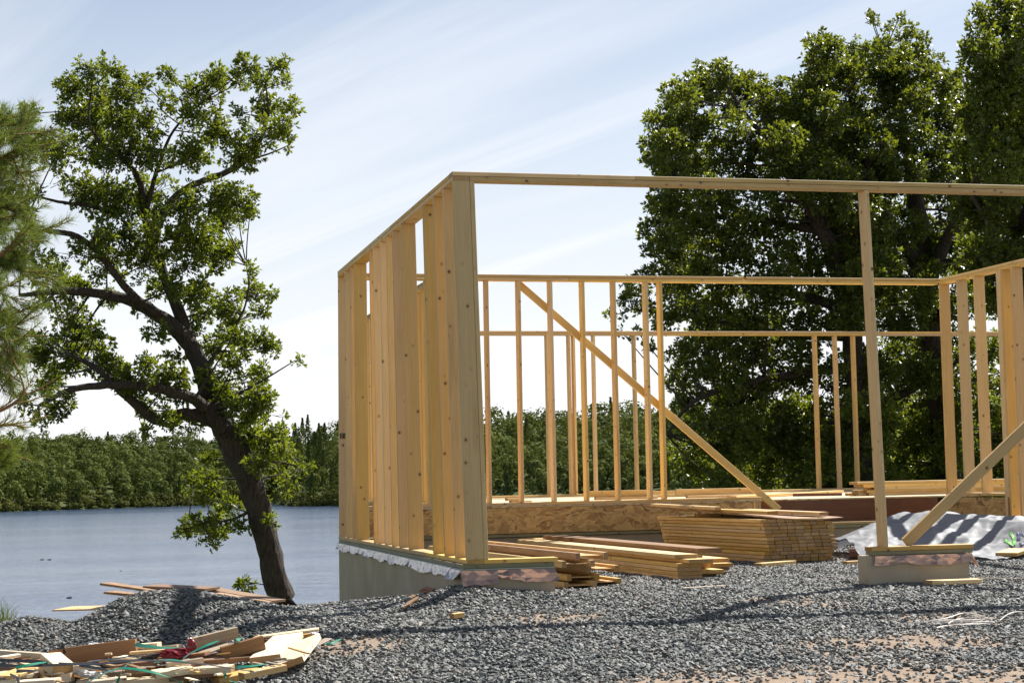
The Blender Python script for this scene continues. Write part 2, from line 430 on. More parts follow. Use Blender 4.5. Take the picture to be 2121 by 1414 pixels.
# ------------------------------------------------------------------ terrain
WATER_Z = -4.0
def polar(x, y):
    dx, dy = x-CP[0], y-CP[1]
    d = dx*math.sin(YAW)+dy*math.cos(YAW); s = dx*math.cos(YAW)-dy*math.sin(YAW)
    return s, d
SH_PX = [-900, -300, 0, 300, 450, 560, 610, 700, 1000, 1400, 2121, 2900]
SH_R = [300, 335, 352, 372, 388, 388, 338, 330, 270, 245, 225, 210]
def shore_r(px): return np.interp(px, SH_PX, SH_R)
def gz(x, y):
    x = np.asarray(x, float); y = np.asarray(y, float)
    s, d = polar(x, y)
    px = PW/2+CF*s/np.maximum(d, .5)
    yard = -.24+.045*np.minimum(y, 0)+.012*vnoise(x, y, .9)
    left = np.interp(y, [-14, -2, 0, .4, 1.2, 1.8, 3, 4.8, 7, 12, 45, 70], [-.87, -.33, -.24, -.25, -.28, -.36, -.50, -.72, -1.0, -1.75, -4.5, -5.5])
    left = left-.07*np.clip(-x-.4, 0, 6)-.25*smooth01(1.0, 5.0, y)*smooth01(-1, -4, x)
    z = np.where(x < .1, left, yard)
    z = np.where(y > 7.1, left, z)
    z = np.where((x >= -.25) & (x < .1) & (y < .2), np.minimum(left, yard)*.5+np.maximum(left, yard)*.5, z)
    # gravel mound along the lake side
    pxs = [-700, -300, -60, 0, 60, 105, 150, 200, 240, 300, 390, 450, 560, 640, 700, 760, 840, 920]
    hcs = [-.5, -.34, -.30, -.285, -.232, -.25, -.275, -.195, -.12, -.062, -.056, -.097, -.165, -.22, -.24, -.255, -.27, -.33]
    hc = np.interp(px, pxs, hcs)-.018
    dc = 12.95+.25*vnoise(px, px*0, .004, 1)
    prof = np.where(d < dc, np.exp(-((d-dc)/1.05)**2), np.exp(-((d-dc)/.75)**2))
    base = np.minimum(z, -.25)
    z = np.where((x < .15) & (px < 920), base+np.maximum(hc-base, 0)*prof+0*z, z)
    # gravel heaped against the corner of the foundation
    z = z+.060*np.exp(-((x-.32)/.50)**2-((y+.10)/.34)**2)+.07*np.exp(-((x+.10)/.28)**2-((y-.05)/.55)**2)
    z = z+.05*np.exp(-((x-1.9)/.8)**2-((y+1.0)/.6)**2)
    z = z+.014*vnoise(x, y, 2.3, 2)
    # lake bed and the far hills
    r = np.hypot(s, d); R = shore_r(px)
    z = np.where(r > 60, np.maximum(np.minimum(z, -5.0), -5.0), z)
    rise = r-R
    hill = -4.35+np.clip(rise+3, 0, 6)*.12+np.clip(rise, 0, 110)*.124+1.6*vnoise(x, y, .02, 2)*smooth01(5, 40, rise)
    z = np.where((r > 150) & (d > 20), np.maximum(z, np.where(rise > -4, hill, -5.2)), z)
    return z
def hit(px, py, h=0.0):
    "first point on the photo ray that lies h above the ground"
    d = FW+RT*(px-PW/2)/CF-UP*(py-PH/2)/CF
    t = np.arange(7.5, 19, .02); P = CP+t[:, None]*d
    f = P[:, 2]-gz(P[:, 0], P[:, 1])-h
    k = int(np.argmax(f < 0)) if (f < 0).any() else len(t)-1
    return P[k]
def axis(lo, a, b, hi, step, g):
    mid = list(np.arange(a, b+1e-6, step)); o = []
    v, st = b, step
    while v < hi: st = min(st*g, 9); v += st; o.append(v)
    q = []; v, st = a, step
    while v > lo: st = min(st*g, 9); v -= st; q.append(v)
    return np.array(q[::-1]+mid+o)
gx = axis(-420, -6.5, 9.5, 620, .10, 1.12); gy = axis(-40, -8, 8.5, 620, .10, 1.12)
GX, GY = np.meshgrid(gx, gy); GZ = gz(GX, GY)
nxg, nyg = len(gx), len(gy)
ii = (np.arange(nyg-1)[:, None]*nxg+np.arange(nxg-1)[None, :]).ravel()
gme = big_mesh('ground', np.stack([GX.ravel(), GY.ravel(), GZ.ravel()], 1), np.stack([ii, ii+1, ii+nxg+1, ii+nxg], 1), GROUND, True)
DIRT = [(1150, 1297, .55, .18, 1.0), (1640, 1272, .7, .12, .8), (1960, 1285, .55, .14, 1.0), (1950, 1312, .8, .12, .6), (1800, 1330, .9, .12, .55), (760, 1335, .35, .12, .9),
        (2050, 1408, 1.5, .34, 1.6), (1700, 1404, 1.1, .12, 1.0), (1480, 1395, .5, .08, .8), (2121, 1430, 2.2, .5, 1.5), (1900, 1320, .6, .08, .5), (140, 1310, .4, .12, .45), (1360, 1240, .5, .06, .5),
        (620, 1345, .25, .1, .6), (1500, 1425, 1.6, .15, .9)]
DIRTW = [(on_z(a, b, -.36), c, d, e) for a, b, c, d, e in DIRT]
def dirt(x, y):
    o = np.zeros_like(np.asarray(x, float))
    for P, rx, ry, k in DIRTW:
        s = (x-P[0])*math.cos(YAW)-(y-P[1])*math.sin(YAW); d = (x-P[0])*math.sin(YAW)+(y-P[1])*math.cos(YAW)
        o = o+k*np.exp(-(s/rx)**2-(d/(ry*3.0))**2)
    return np.clip(o+.22*vnoise(x, y, 3.1, 3)*np.clip(o*3, 0, 1), 0, 1)
a = gme.attributes.new('dirt', 'FLOAT', 'POINT'); a.data.foreach_set('value', dirt(GX, GY).ravel().astype(np.float32))
_s, _d = polar(GX, GY)
grn = np.clip(smooth01(14.6, 17, _d)*np.where(GX < .1, 1, 0)+smooth01(15, 17, GY)+smooth01(100, 120, _d), 0, 1)
a = gme.attributes.new('green', 'FLOAT', 'POINT'); a.data.foreach_set('value', grn.ravel().astype(np.float32))
ground = bpy.data.objects.new('ground', gme); link(ground); tag(ground, 'grey gravel and bare earth yard sloping down to the lake', kind='structure')

lake = bpy.data.objects.new('lake', mesh_from('lake', [(-420, 14, 0), (620, 14, 0), (620, 600, 0), (-420, 600, 0)], [(0, 1, 2, 3)], WATER))
lake.location = (0, 0, WATER_Z); link(lake); tag(lake, 'rippled blue lake behind the building site', kind='structure')

# ------------------------------------------------------------------ gravel
def gravel():
    N = 440000
    x = rng.uniform(-8.0, 10.5, N); y = rng.uniform(-7.2, 7.0, N)
    s, d = polar(x, y)
    lim = 0.30*d+2.4
    keep = (np.abs(s) < lim) & (d > 6.9) & ~((x < 0) & (d > 14.8))
    dd = dirt(x, y); keep &= rng.random(N) > np.clip(dd*1.1-.30, 0, .80)
    keep &= ~((y > 3.2) & (x > .5) & (rng.random(N) < .35))
    x, y = x[keep], y[keep]
    z = gz(x, y)+rng.uniform(-.002, .012, len(x))
    me = bpy.data.meshes.new('gravel'); me.vertices.add(len(x))
    me.vertices.foreach_set('co', np.stack([x, y, z], 1).astype(np.float32).ravel()); me.update()
    me.materials.append(STONE)
    o = bpy.data.objects.new('gravel', me); link(o); tag(o, 'blue grey crushed stone covering the yard', kind='stuff')
    g = bpy.data.node_groups.new('gravel stones', 'GeometryNodeTree')
    g.interface.new_socket('Geometry', in_out='INPUT', socket_type='NodeSocketGeometry')
    g.interface.new_socket('Geometry', in_out='OUTPUT', socket_type='NodeSocketGeometry')
    n = g.nodes; l = g.links
    gi = n.new('NodeGroupInput'); go = n.new('NodeGroupOutput')
    join = n.new('GeometryNodeJoinGeometry')
    for k in range(6):
        ico = n.new('GeometryNodeMeshIcoSphere'); ico.inputs['Radius'].default_value = 1; ico.inputs['Subdivisions'].default_value = 1
        pos = n.new('GeometryNodeInputPosition'); ad = n.new('ShaderNodeVectorMath'); ad.operation = 'ADD'; ad.inputs[1].default_value = (k*7.3+1, k*3.1, k*5.7)
        l.new(pos.outputs[0], ad.inputs[0])
        nt = n.new('ShaderNodeTexNoise'); nt.inputs['Scale'].default_value = 1.1; nt.inputs['Detail'].default_value = 1; l.new(ad.outputs[0], nt.inputs['Vector'])
        sb = n.new('ShaderNodeVectorMath'); sb.operation = 'SUBTRACT'; sb.inputs[1].default_value = (.5, .5, .5); l.new(nt.outputs['Color'], sb.inputs[0])
        sc = n.new('ShaderNodeVectorMath'); sc.operation = 'SCALE'; sc.inputs['Scale'].default_value = 2.2; l.new(sb.outputs[0], sc.inputs[0])
        sp = n.new('GeometryNodeSetPosition'); l.new(ico.outputs[0], sp.inputs['Geometry']); l.new(sc.outputs[0], sp.inputs['Offset'])
        sh = n.new('GeometryNodeSetShadeSmooth'); sh.inputs['Shade Smooth'].default_value = False; l.new(sp.outputs[0], sh.inputs[0])
        sm = n.new('GeometryNodeSetMaterial'); sm.inputs['Material'].default_value = STONE; l.new(sh.outputs[0], sm.inputs[0])
        ti = n.new('GeometryNodeGeometryToInstance'); l.new(sm.outputs[0], ti.inputs[0]); l.new(ti.outputs[0], join.inputs[0])
    ip = n.new('GeometryNodeInstanceOnPoints'); ip.inputs['Pick Instance'].default_value = True
    l.new(gi.outputs[0], ip.inputs['Points']); l.new(join.outputs[0], ip.inputs['Instance'])
    rs = n.new('FunctionNodeRandomValue'); rs.data_type = 'FLOAT_VECTOR'
    rs.inputs[0].default_value = (.010, .008, .0045); rs.inputs[1].default_value = (.025, .0175, .012)
    big = n.new('FunctionNodeRandomValue'); big.data_type = 'FLOAT'; big.inputs[2].default_value = .55; big.inputs[3].default_value = 1.25; big.inputs['Seed'].default_value = 3
    ms = n.new('ShaderNodeVectorMath'); ms.operation = 'SCALE'; l.new(rs.outputs[0], ms.inputs[0]); l.new(big.outputs[1], ms.inputs['Scale'])
    l.new(ms.outputs[0], ip.inputs['Scale'])
    rr = n.new('FunctionNodeRandomValue'); rr.data_type = 'FLOAT_VECTOR'; rr.inputs[0].default_value = (-.6, -.6, 0); rr.inputs[1].default_value = (.6, .6, 6.28); rr.inputs['Seed'].default_value = 9
    l.new(rr.outputs[0], ip.inputs['Rotation'])
    l.new(ip.outputs[0], go.inputs[0])
    md = o.modifiers.new('stones', 'NODES'); md.node_group = g
gravel()
# ------------------------------------------------------------------ foundation
S6, T2 = .140, .038
H1, H2, HT = .076, 3.124, 3.200            # top of sill stack, underside and top of the plates
DECKZ = .42                                 # top of the house walls' bottom plates
def rack(x, y, z):
    "the unbraced walls stand a little out of plumb"
    k = z/1.6-1
    return (x+k*float(np.interp(y, [0, 6.7], [-.033, .012])), y, z)

def crumple(name, pts, drop, mat, parent, out, seed, step=.035, flare=.02):
    "crumpled foil strip hanging from a line pts; out = outward direction"
    r = np.random.default_rng(seed); P = np.array(pts, float); L = np.linalg.norm(P[1]-P[0]); n = max(4, int(L/step))
    V, F = [], []; o = np.array(out, float)
    dr = drop*(1+.16*np.convolve(r.standard_normal(n+9), np.ones(9)/3, 'valid'))
    for i in range(n+1):
        t = i/n; b = P[0]*(1-t)+P[1]*t; fold = r.normal(0, .011); lean = r.normal(0, .012)
        for j in range(4):
            f = j/3
            q = b+o*(.004+flare*f**1.3*.7+abs(fold)*f**.7+.002*r.standard_normal()*(j > 0))
            V.append(q+np.array([0, 0, -dr[i]*f])+(P[1]-P[0])/L*lean*f)
    for i in range(n):
        for j in range(3):
            a = i*4+j; F += [(a, a+1, a+4), (a+1, a+5, a+4)] if (i+j) % 2 else [(a, a+1, a+5), (a, a+5, a+4)]
    return raw_obj(name, V, F, mat, parent)

def wall_block(name, x0, x1, y0, y1, z0, z1, parent):
    return raw_obj(name, [(x, y, z) for z in (z0, z1) for x, y in ((x0, y0), (x1, y0), (x1, y1), (x0, y1))],
                   [(0, 3, 2, 1), (4, 5, 6, 7), (0, 1, 5, 4), (1, 2, 6, 5), (2, 3, 7, 6), (3, 0, 4, 7)], CONC, parent)
fd = empty('foundation', (0, 0, -2.6), 'grey formed concrete foundation wall with foil strip under the tall stud wall by the lake', 'foundation')
# side wall: poured panels between form joints
js = [0.0, .62, 1.3, 1.95, 2.55, 3.2, 3.75, 4.4, 5.1, 5.75, 6.80]
for i in range(len(js)-1):
    o = .0012*(i % 2)
    wall_block('concrete_panel', 0-o, .2, js[i]+(.0002 if i else 0), js[i+1]-.0002, -2.6, 0-.0007*(i % 2), fd)
wall_block('concrete_panel', .2025, .755, .004, .2, -.9, -.001, fd)
wall_block('concrete_panel', .2025, 8.15, 6.985, 7.2, -2.4, -.004, fd)
wall_block('concrete_panel', 1.25, 1.45, 7.203, 15.0, -3.5, .02, fd)
wall_block('concrete_panel', 1.453, 14.4, 14.8, 15.0, -3.5, .02, fd)
wall_block('concrete_panel', 7.95, 8.15, .0, 6.98, -.9, -.002, fd)
boxo('sill_plate', -.004, .140, .142, 6.76, .003, .038, TREATED, fd, along='y')
boxo('sill_plate', -.004, .752, -.004, .139, .003, .038, TREATED, fd)
boxo('sill_plate', .21, 7.94, 6.93, 7.07, .003, .038, TREATED, fd)
boxo('sill_plate', 7.935, 8.075, .0, 6.92, .003, .038, TREATED, fd, along='y')
boxo('foam_strip', -.016, .10, .02, 6.86, -.004, .0018, FOAM, fd, along='y')
boxo('foam_strip', -.014, .74, -.017, .10, -.0045, .0012, FOAM, fd)
crumple('foil_strip', [(-.006, 6.84, -.006), (-.006, .42, -.006)], .070, FOIL, fd, (-1, 0, 0), 3, .030, .018)
crumple('foil_strip', [(-.012, .44, -.008), (-.012, .0, -.008)], .075, FOIL, fd, (-1, 0, 0), 5, .04, .05)
crumple('foil_strip', [(-.03, -.012, -.010), (.28, -.010, -.010)], .095, COPPER, fd, (0, -1, 0), 6, .05, .04)
crumple('foil_strip', [(.27, -.008, -.012), (.755, -.006, -.012)], .078, COPPER, fd, (0, -1, 0), 8, .045, .02)

pr = empty('concrete_pier', (4.0, .1, -.6), 'short concrete pier in the gravel carrying the lone post, copper foil along its top', 'pier')
wall_block('concrete_block', 3.50, 4.44, 0, .2, -.6, 0, pr)
boxo('sill_plate', 3.545, 4.475, -.004, .136, .004, .038, TREATED, pr)
boxo('bottom_plate', 3.535, 4.485, -.006, .134, .0395, H1, PINE_OLD, pr)
crumple('foil_strip', [(3.56, -.012, .0), (4.45, -.012, .0)], .075, COPPER, pr, (0, -1, 0), 12, .045, .018)
crumple('foil_strip', [(4.455, -.015, .0), (4.50, .13, .0)], .09, COPPER, pr, (1, -.2, 0), 13, .03, .06)
crumple('foil_strip', [(3.55, .12, .0), (3.55, -.012, .0)], .05, COPPER, pr, (-1, 0, 0), 14, .04, .02)

# ------------------------------------------------------------------ stud walls
def stud(p, x, y, z0, z1, sx, sy, mat=PINE, rk=True, lean=0, name='stud'):
    "upright with plan size sx by sy whose lower x, y corner is x, y"
    a = (x+sx/2, y+sy/2, z0); b = (x+sx/2+lean, y+sy/2, z1)
    if rk: a, b = rack(*a), rack(*b)
    if sx >= sy: return board(name, a, b, sx, sy, (1, 0, 0), mat, p)
    return board(name, a, b, sy, sx, (0, 1, 0), mat, p)
def plate(p, pts, z, wd, mat=PINE, rk=True, name='top_plate'):
    a, b = [(q[0], q[1], z+T2/2) for q in pts]
    if rk: a, b = rack(*a), rack(*b)
    return board(name, a, b, S6, T2-.003, wd, mat, p)

# tall wall along the lake side
w1 = empty('stud_wall', (0.07, 3.3, .04), 'tall stud wall on concrete, boards closely lined up receding to the lake', 'stud wall')
for k, y in enumerate([.401, .81, 1.272, 2.40, 2.866, 3.254, 3.658, 4.062, 4.29, 5.42, 5.70, 6.106, 6.68]):
    st = stud(w1, random.uniform(-.002, .003), y, H1, H2, S6-random.uniform(0, .003), T2, lean=random.uniform(-.004, .004))
    last_stud = st
stud(w1, 0, 0.002, H1, H2, S6, T2, PINE_OLD)
plate(w1, [(.07, .001), (.07, 4.2)], H2, (1, 0, 0)); plate(w1, [(.07, 4.203), (.07, 6.74)], H2, (1, 0, 0))
plate(w1, [(.07, .143), (.07, 3.0)], H2+T2, (1, 0, 0), PINE_OLD); plate(w1, [(.07, 3.003), (.07, 6.74)], H2+T2, (1, 0, 0), PINE_OLD)
plate(w1, [(.07, .0), (.07, 1.62)], T2, (1, 0, 0), PINE_OLD, True, 'bottom_plate'); plate(w1, [(.07, 1.623), (.07, 6.74)], T2, (1, 0, 0), PINE_OLD, True, 'bottom_plate')
# ink stamp on the last stud (two small boxed characters)
def strokes(name, segs, org, ux, uy, w, mat, parent, lift):
    V, F = [], []
    org, ux, uy = np.array(org, float), np.array(ux, float), np.array(uy, float); nn = np.array(lift, float)
    for (a, b, c, d) in segs:
        p, q = np.array([a, b]), np.array([c, d]); t = (q-p)/np.linalg.norm(q-p); s = np.array([-t[1], t[0]])*w/2
        i = len(V)
        for e in (p+s, q+s, q-s, p-s): V.append(org+ux*e[0]+uy*e[1]+nn)
        F.append((i, i+1, i+2, i+3))
    return raw_obj(name, V, F, mat, parent)
segs = []
for ox in (0, .047):
    segs += [(ox, 0, ox+.038, 0), (ox, .055, ox+.038, .055), (ox, 0, ox, .055), (ox+.038, 0, ox+.038, .055)]
    segs += [(ox+.010, .042, ox+.030, .042), (ox+.010, .042, ox+.010, .028), (ox+.010, .028, ox+.029, .026), (ox+.029, .026, ox+.029, .013), (ox+.029, .013, ox+.009, .012)]
_o = strokes('ink_stamp', segs, (.012, 6.68, 1.22), (1, 0, 0), (0, 0, 1), .008, INKB, None, (0, -.003, 0))
bpy.context.view_layer.update()
_o.parent = last_stud; _o.matrix_parent_inverse = last_stud.matrix_world.inverted()

# front wall: plates over the wide openings, lone post
w2 = empty('stud_wall', (3.7, .07, .04), 'open front wall of two wide spans, long double top plate carried by one lone post', 'stud wall')
stud(w2, S6+.002, 0.004, H1, H2, T2, S6, PINE_OLD)
stud(w2, 3.622, -.002, H1, H2, T2, S6, PINE_OLD, name='post')
plate(w2, [(S6+.003, .07), (3.75, .07)], H2, (0, 1, 0), PINE_OLD); plate(w2, [(3.753, .07), (8.07, .07)], H2, (0, 1, 0), PINE_OLD)
plate(w2, [(.0, .07), (1.55, .07)], H2+T2, (0, 1, 0), PINE_OLD); plate(w2, [(1.552, .07), (5.6, .07)], H2+T2, (0, 1, 0), PINE_OLD); plate(w2, [(5.603, .07), (8.07, .07)], H2+T2, (0, 1, 0), PINE_OLD)
plate(w2, [(S6+.003, .07), (.752, .07)], T2, (0, 1, 0), PINE_OLD, True, 'bottom_plate')

# wall between garage and house
w3 = empty('stud_wall', (4.0, 6.95, .4), 'stud wall on the strand board step, evenly spaced studs crossed by a slanting brace', 'stud wall')
YB = 6.88
for x in (.30, .70, 1.10, 1.43, 1.84, 2.247, 2.66, 3.07, 3.477, 3.89, 4.077):
    stud(w3, x+random.uniform(-.004, .004), YB, DECKZ, H2, T2, S6, rk=False, lean=random.uniform(-.006, .006))
plate(w3, [(.15, YB+.07), (2.9, YB+.07)], H2, (0, 1, 0), rk=False); plate(w3, [(2.903, YB+.07), (7.92, YB+.07)], H2, (0, 1, 0), rk=False)
plate(w3, [(.15, YB+.07), (5.21, YB+.07)], H2+T2, (0, 1, 0), rk=False); plate(w3, [(5.25, YB+.07), (8.07, YB+.07)], H2+T2, (0, 1, 0), rk=False)
plate(w3, [(.22, YB+.07), (2.55, YB+.07)], DECKZ-T2, (0, 1, 0), rk=False, name='bottom_plate'); plate(w3, [(2.553, YB+.07), (5.37, YB+.07)], DECKZ-T2, (0, 1, 0), rk=False, name='bottom_plate')

# house wall running back from it, seen between the tall studs
w4 = empty('stud_wall', (1.31, 10.9, .4), 'house stud wall glimpsed through the gaps of the tall wall by the lake', 'stud wall')
for k in range(19):
    y = 7.10+.4064*k
    if y < 14.6: stud(w4, 1.24, y, DECKZ, H2, S6, T2, rk=False)
plate(w4, [(1.31, 7.03), (1.31, 14.78)], H2, (1, 0, 0), rk=False); plate(w4, [(1.31, 7.03), (1.31, 14.78)], H2+T2, (1, 0, 0), PINE_OLD, rk=False)
plate(w4, [(1.31, 7.03), (1.31, 14.78)], DECKZ-T2, (1, 0, 0), rk=False, name='bottom_plate')

# far wall of the house
w5 = empty('stud_wall', (7.5, 14.87, .4), 'farthest stud wall of the house with few studs, standing before the big dark trees', 'stud wall')
for x in (1.30, 1.70, 2.1, 4.758, 5.148, 5.227, 5.584, 6.323, 9.696, 10.092, 10.436, 13.6):
    stud(w5, x, 14.8, DECKZ, H2, T2, S6, rk=False, lean=random.uniform(-.008, .008))
for z in (H2, H2+T2):
    for a, b in ((1.24, 6.9), (6.903, 10.9), (10.903, 14.4)): plate(w5, [(a+(.12 if z > H2 else 0), 14.87), (b+(.12 if z > H2 else 0), 14.87)], z, (0, 1, 0), rk=False)
plate(w5, [(1.42, 14.87), (8.8, 14.87)], DECKZ-T2, (0, 1, 0), rk=False, name='bottom_plate'); plate(w5, [(8.803, 14.87), (14.4, 14.87)], DECKZ-T2, (0, 1, 0), rk=False, name='bottom_plate')

# wall at the other end of the garage
w6 = empty('stud_wall', (8.0, 3.4, .04), 'stud wall rising past the crumpled white sheet, wide faces of its boards turned this way', 'stud wall')
XR = 7.932
for y in (6.86, 6.395, 5.96): stud(w6, XR, y, DECKZ, H2, S6, T2, rk=False)
for y in (5.30, 5.06, 4.64, 2.2, 1.8, 1.4, 1.0, .6, .18): stud(w6, XR, y, H1, H2, S6, T2, rk=False)  # unseen nearer studs added; gap shaped to keep shadow stripes off the white sheet
stud(w6, XR-.001, 5.339, H1, H2, T2, .10, rk=False)
plate(w6, [(XR+.07, .15), (XR+.07, 6.875)], H2, (1, 0, 0), rk=False)
plate(w6, [(XR+.07, .15), (XR+.07, 5.0)], H2+T2, (1, 0, 0), rk=False); plate(w6, [(XR+.07, 5.003), (XR+.07, 6.875)], H2+T2, (1, 0, 0), rk=False)
plate(w6, [(XR+.07, 0.0), (XR+.07, 5.34)], T2, (1, 0, 0), rk=False, name='bottom_plate')
plate(w6, [(XR+.07, 5.44), (XR+.07, 6.91)], DECKZ-T2, (1, 0, 0), rk=False, name='bottom_plate')

for _w in (w1, w2, w3, w4, w5, w6): _w['kind'] = 'thing'
fd['kind'] = 'thing'
# braces
b = board('diagonal_brace', (2.31, 7.045, 3.10), (5.66, 7.048, .245), .089, T2, (0, 0, 1), PINE)
tag(b, 'slanting pine brace behind the evenly spaced studs, ending by the lumber stack', 'brace')
b = board('diagonal_brace', (3.90, .10, .098), (7.62, .10, 3.13), .095, T2, (0, 0, 1), PINE_OLD)
tag(b, 'slanting pine brace rising from the concrete pier beside the lone post', 'brace')

# ------------------------------------------------------------------ house floor
fl = empty('floor_deck', (6.5, 11, 0), 'raised house floor with strand board step, dark red beam and pale subfloor', 'floor')
dz = DECKZ-T2
xs = [.22, 2.64, 5.36]
y = 6.89
# pale subfloor panels laid in rows
row = 0
for (x0, x1, y0, y1) in ((.22, 5.365, 6.884, 7.10), (1.245, 5.365, 7.10, 14.94), (5.365, 14.4, 7.124, 14.94)):
    yy = y0; row = 0
    while yy < y1-.05:
        ye = min(yy+1.22, y1); xx = x0-(1.22 if row % 2 else 0)
        while xx < x1-.05:
            xe = min(xx+2.44, x1); xa = max(xx, x0)
            if xe-xa > .05:
                o = boxo('deck_panel', xa+.0015, xe-.0015, yy+.0015, ye-.0015, dz-.024, dz-.001*(1+(row+int(xx)) % 2), DECKM, fl)
            xx += 2.44
        yy = ye; row += 1
for i, (x0, x1) in enumerate(((.22, 1.9), (1.9, 4.34), (4.34, 5.25))):
    # step face: rotate the panel so that its width stands upright
    board('rim_panel', (x0+.001, 6.905, .20), (x1-.001, 6.905, .20), .312, .022, (0, 0, 1), OSB, fl)
for i in range(3): board('rim_board', (5.268+.034*i, 6.93, .044), (5.268+.034*i, 6.93, .356), .10, .030, (0, 1, 0), PINE, fl)
board('beam', (5.372, 7.15, .19), (7.925, 7.15, .19), .33, .045, (0, 0, 1), LVL, fl)
boxo('beam_plate', 5.372, 7.925, 7.13, 7.27, .002, .036, TREATED, fl)
boxo('ledger', 5.6, 7.9, 6.94, 7.05, .042, .078, PINE, fl)
board('rim_panel', (7.942, 5.37, .20), (7.942, 6.915, .20), .325, .020, (0, 0, 1), OSB, fl)
board('rim_board', (7.937, 5.352, .04), (7.937, 5.352, .37), .030, .030, (1, 0, 0), BROWN, fl)

# ------------------------------------------------------------------ lumber lying on the floor deck
ORD = ['first', 'second', 'third', 'fourth', 'fifth', 'sixth', 'seventh', 'eighth', 'ninth', 'tenth', 'eleventh', 'twelfth', 'thirteenth', 'fourteenth']
zt = dz+.001
def lay(name, x, y, z, L, ang, W, T, mat, label, cat='board', group=None, edge=False):
    "board lying on height z; x, y its centre; ang heading of its length from the x axis"
    c, s = math.cos(ang), math.sin(ang)
    if edge: h, wd = W/2, (0, 0, 1)
    else: h, wd = T/2, (-s, c, 0)
    o = board(name, (x-c*L/2, y-s*L/2, z+h), (x+c*L/2, y+s*L/2, z+h), W, T, wd, mat)
    return tag(o, label, cat, group)
def px_lay(name, pxa, pxb, y, z, *a, **k):
    pass
# short pile by the evenly spaced studs
for k, (x0, x1, yy, zz, ed, lab) in enumerate([
        (4.10, 5.02, 9.90, 0, False, 'lowest short board under the two-board pile behind the evenly spaced studs'),
        (4.02, 4.96, 9.95, 1, True, 'short board on edge atop a board behind the evenly spaced studs'),
        (5.36, 6.45, 9.6, 0, False, 'lower board of the wider pair on the floor behind the brace'),
        (5.22, 6.50, 9.68, 1, True, 'board on edge on the wider pair behind the brace'),
        (4.9, 6.4, 11.2, 0, False, 'board flat on the floor behind the wider pair'),
        (4.9, 6.6, 11.9, 0, True, 'board on edge at the back of the floor behind the studs')]):
    o = boxo('lumber_board', x0, x1, yy, yy+.089 if not ed else yy+.038, zt+(T2*zz if zz else 0), zt+(T2*zz if zz else 0)+(.09 if ed else T2-.001), PINE)
    tag(o, lab, 'board', 'boards left on the house floor')
for k, (x0, x1, yy, zz) in enumerate([(2.45, 2.72, 8.2, 0), (2.4, 2.62, 8.21, 1)]):
    o = boxo('lumber_board', x0, x1, yy, yy+.14, zt+T2*zz, zt+T2*zz+T2-.001, PINE)
    tag(o, ['lower', 'upper'][k]+' of two short blocks on the floor beside the corner post', 'board', 'boards left on the house floor')
o = board('lumber_board', (5.4, 8.0, zt+.02), (8.6, 11.6, zt+.02), .14, T2, (1, -1, 0), PINE); tag(o, 'long board lying slantwise across the pale floor behind the brace', 'board', 'boards left on the house floor')
o = board('lumber_board', (6.7, 9.0, zt+.02), (7.3, 8.7, zt+.02), .14, T2, (0, 1, 0), LVL); tag(o, 'short dark red block on the pale floor beside the brace', 'board', 'boards left on the house floor')
# long pile beyond the red beam
for ly in range(5):
    for c in range(5 if ly < 3 else 3):
        x0 = 7.30+random.uniform(-.06, .10)+(.25 if ly == 2 else 0)+(-.1 if ly == 4 else 0)
        x1 = x0+3.6+random.uniform(-.1, .1)
        o = boxo('lumber_board', x0, x1, 8.05+c*.094, 8.05+c*.094+.089, zt+T2*ly, zt+T2*ly+T2-.001, PINE)
        tag(o, f'long board in the house floor pile, {ORD[ly]} layer up, {ORD[c]} from the front', 'board', 'long pile on the house floor')

# ------------------------------------------------------------------ lumber lying in the yard
# big stack of short boards: layers of boards, ends towards us
A0 = Vector((4.055, 3.60, 0)); ang = math.radians(90+8)
ax = Vector((math.cos(ang), math.sin(ang), 0)); ed = Vector((math.sin(ang), -math.cos(ang), 0))
GB = -.225
nl = 12
for ly in range(nl):
    off = random.uniform(-.02, .02)+[0, -.01, 0, .02, .03, .035, .03, .0, -.02, -.03, -.045, -.05][ly]
    nc = 9 if ly < 11 else 8; u = off
    for c in range(nc):
        mtb = random.choice([PINE, PINE, PINE, PINE, PINE_OLD])
        j = random.uniform(-.012, .012) if c else 0
        L = 2.42+random.uniform(-.01, .01)
        p = A0+ed*(u+.0455)+ax*(j+random.uniform(-.01, .01)); z = GB+T2*ly+T2/2
        a2 = ax.copy(); q = p+ax*L
        o = board('lumber_board', (p.x, p.y, z), (q.x, q.y, z), .0865, T2-.004, ed, mtb)
        tag(o, f'short pine board in the tall stack, {ORD[ly]} layer up, {ORD[c]} from its bright side', 'board', 'boards of the tall stack')
        u += .0915+random.uniform(0, .006)+(.006 if c % 3 == 2 else 0)
ztop = GB+T2*nl
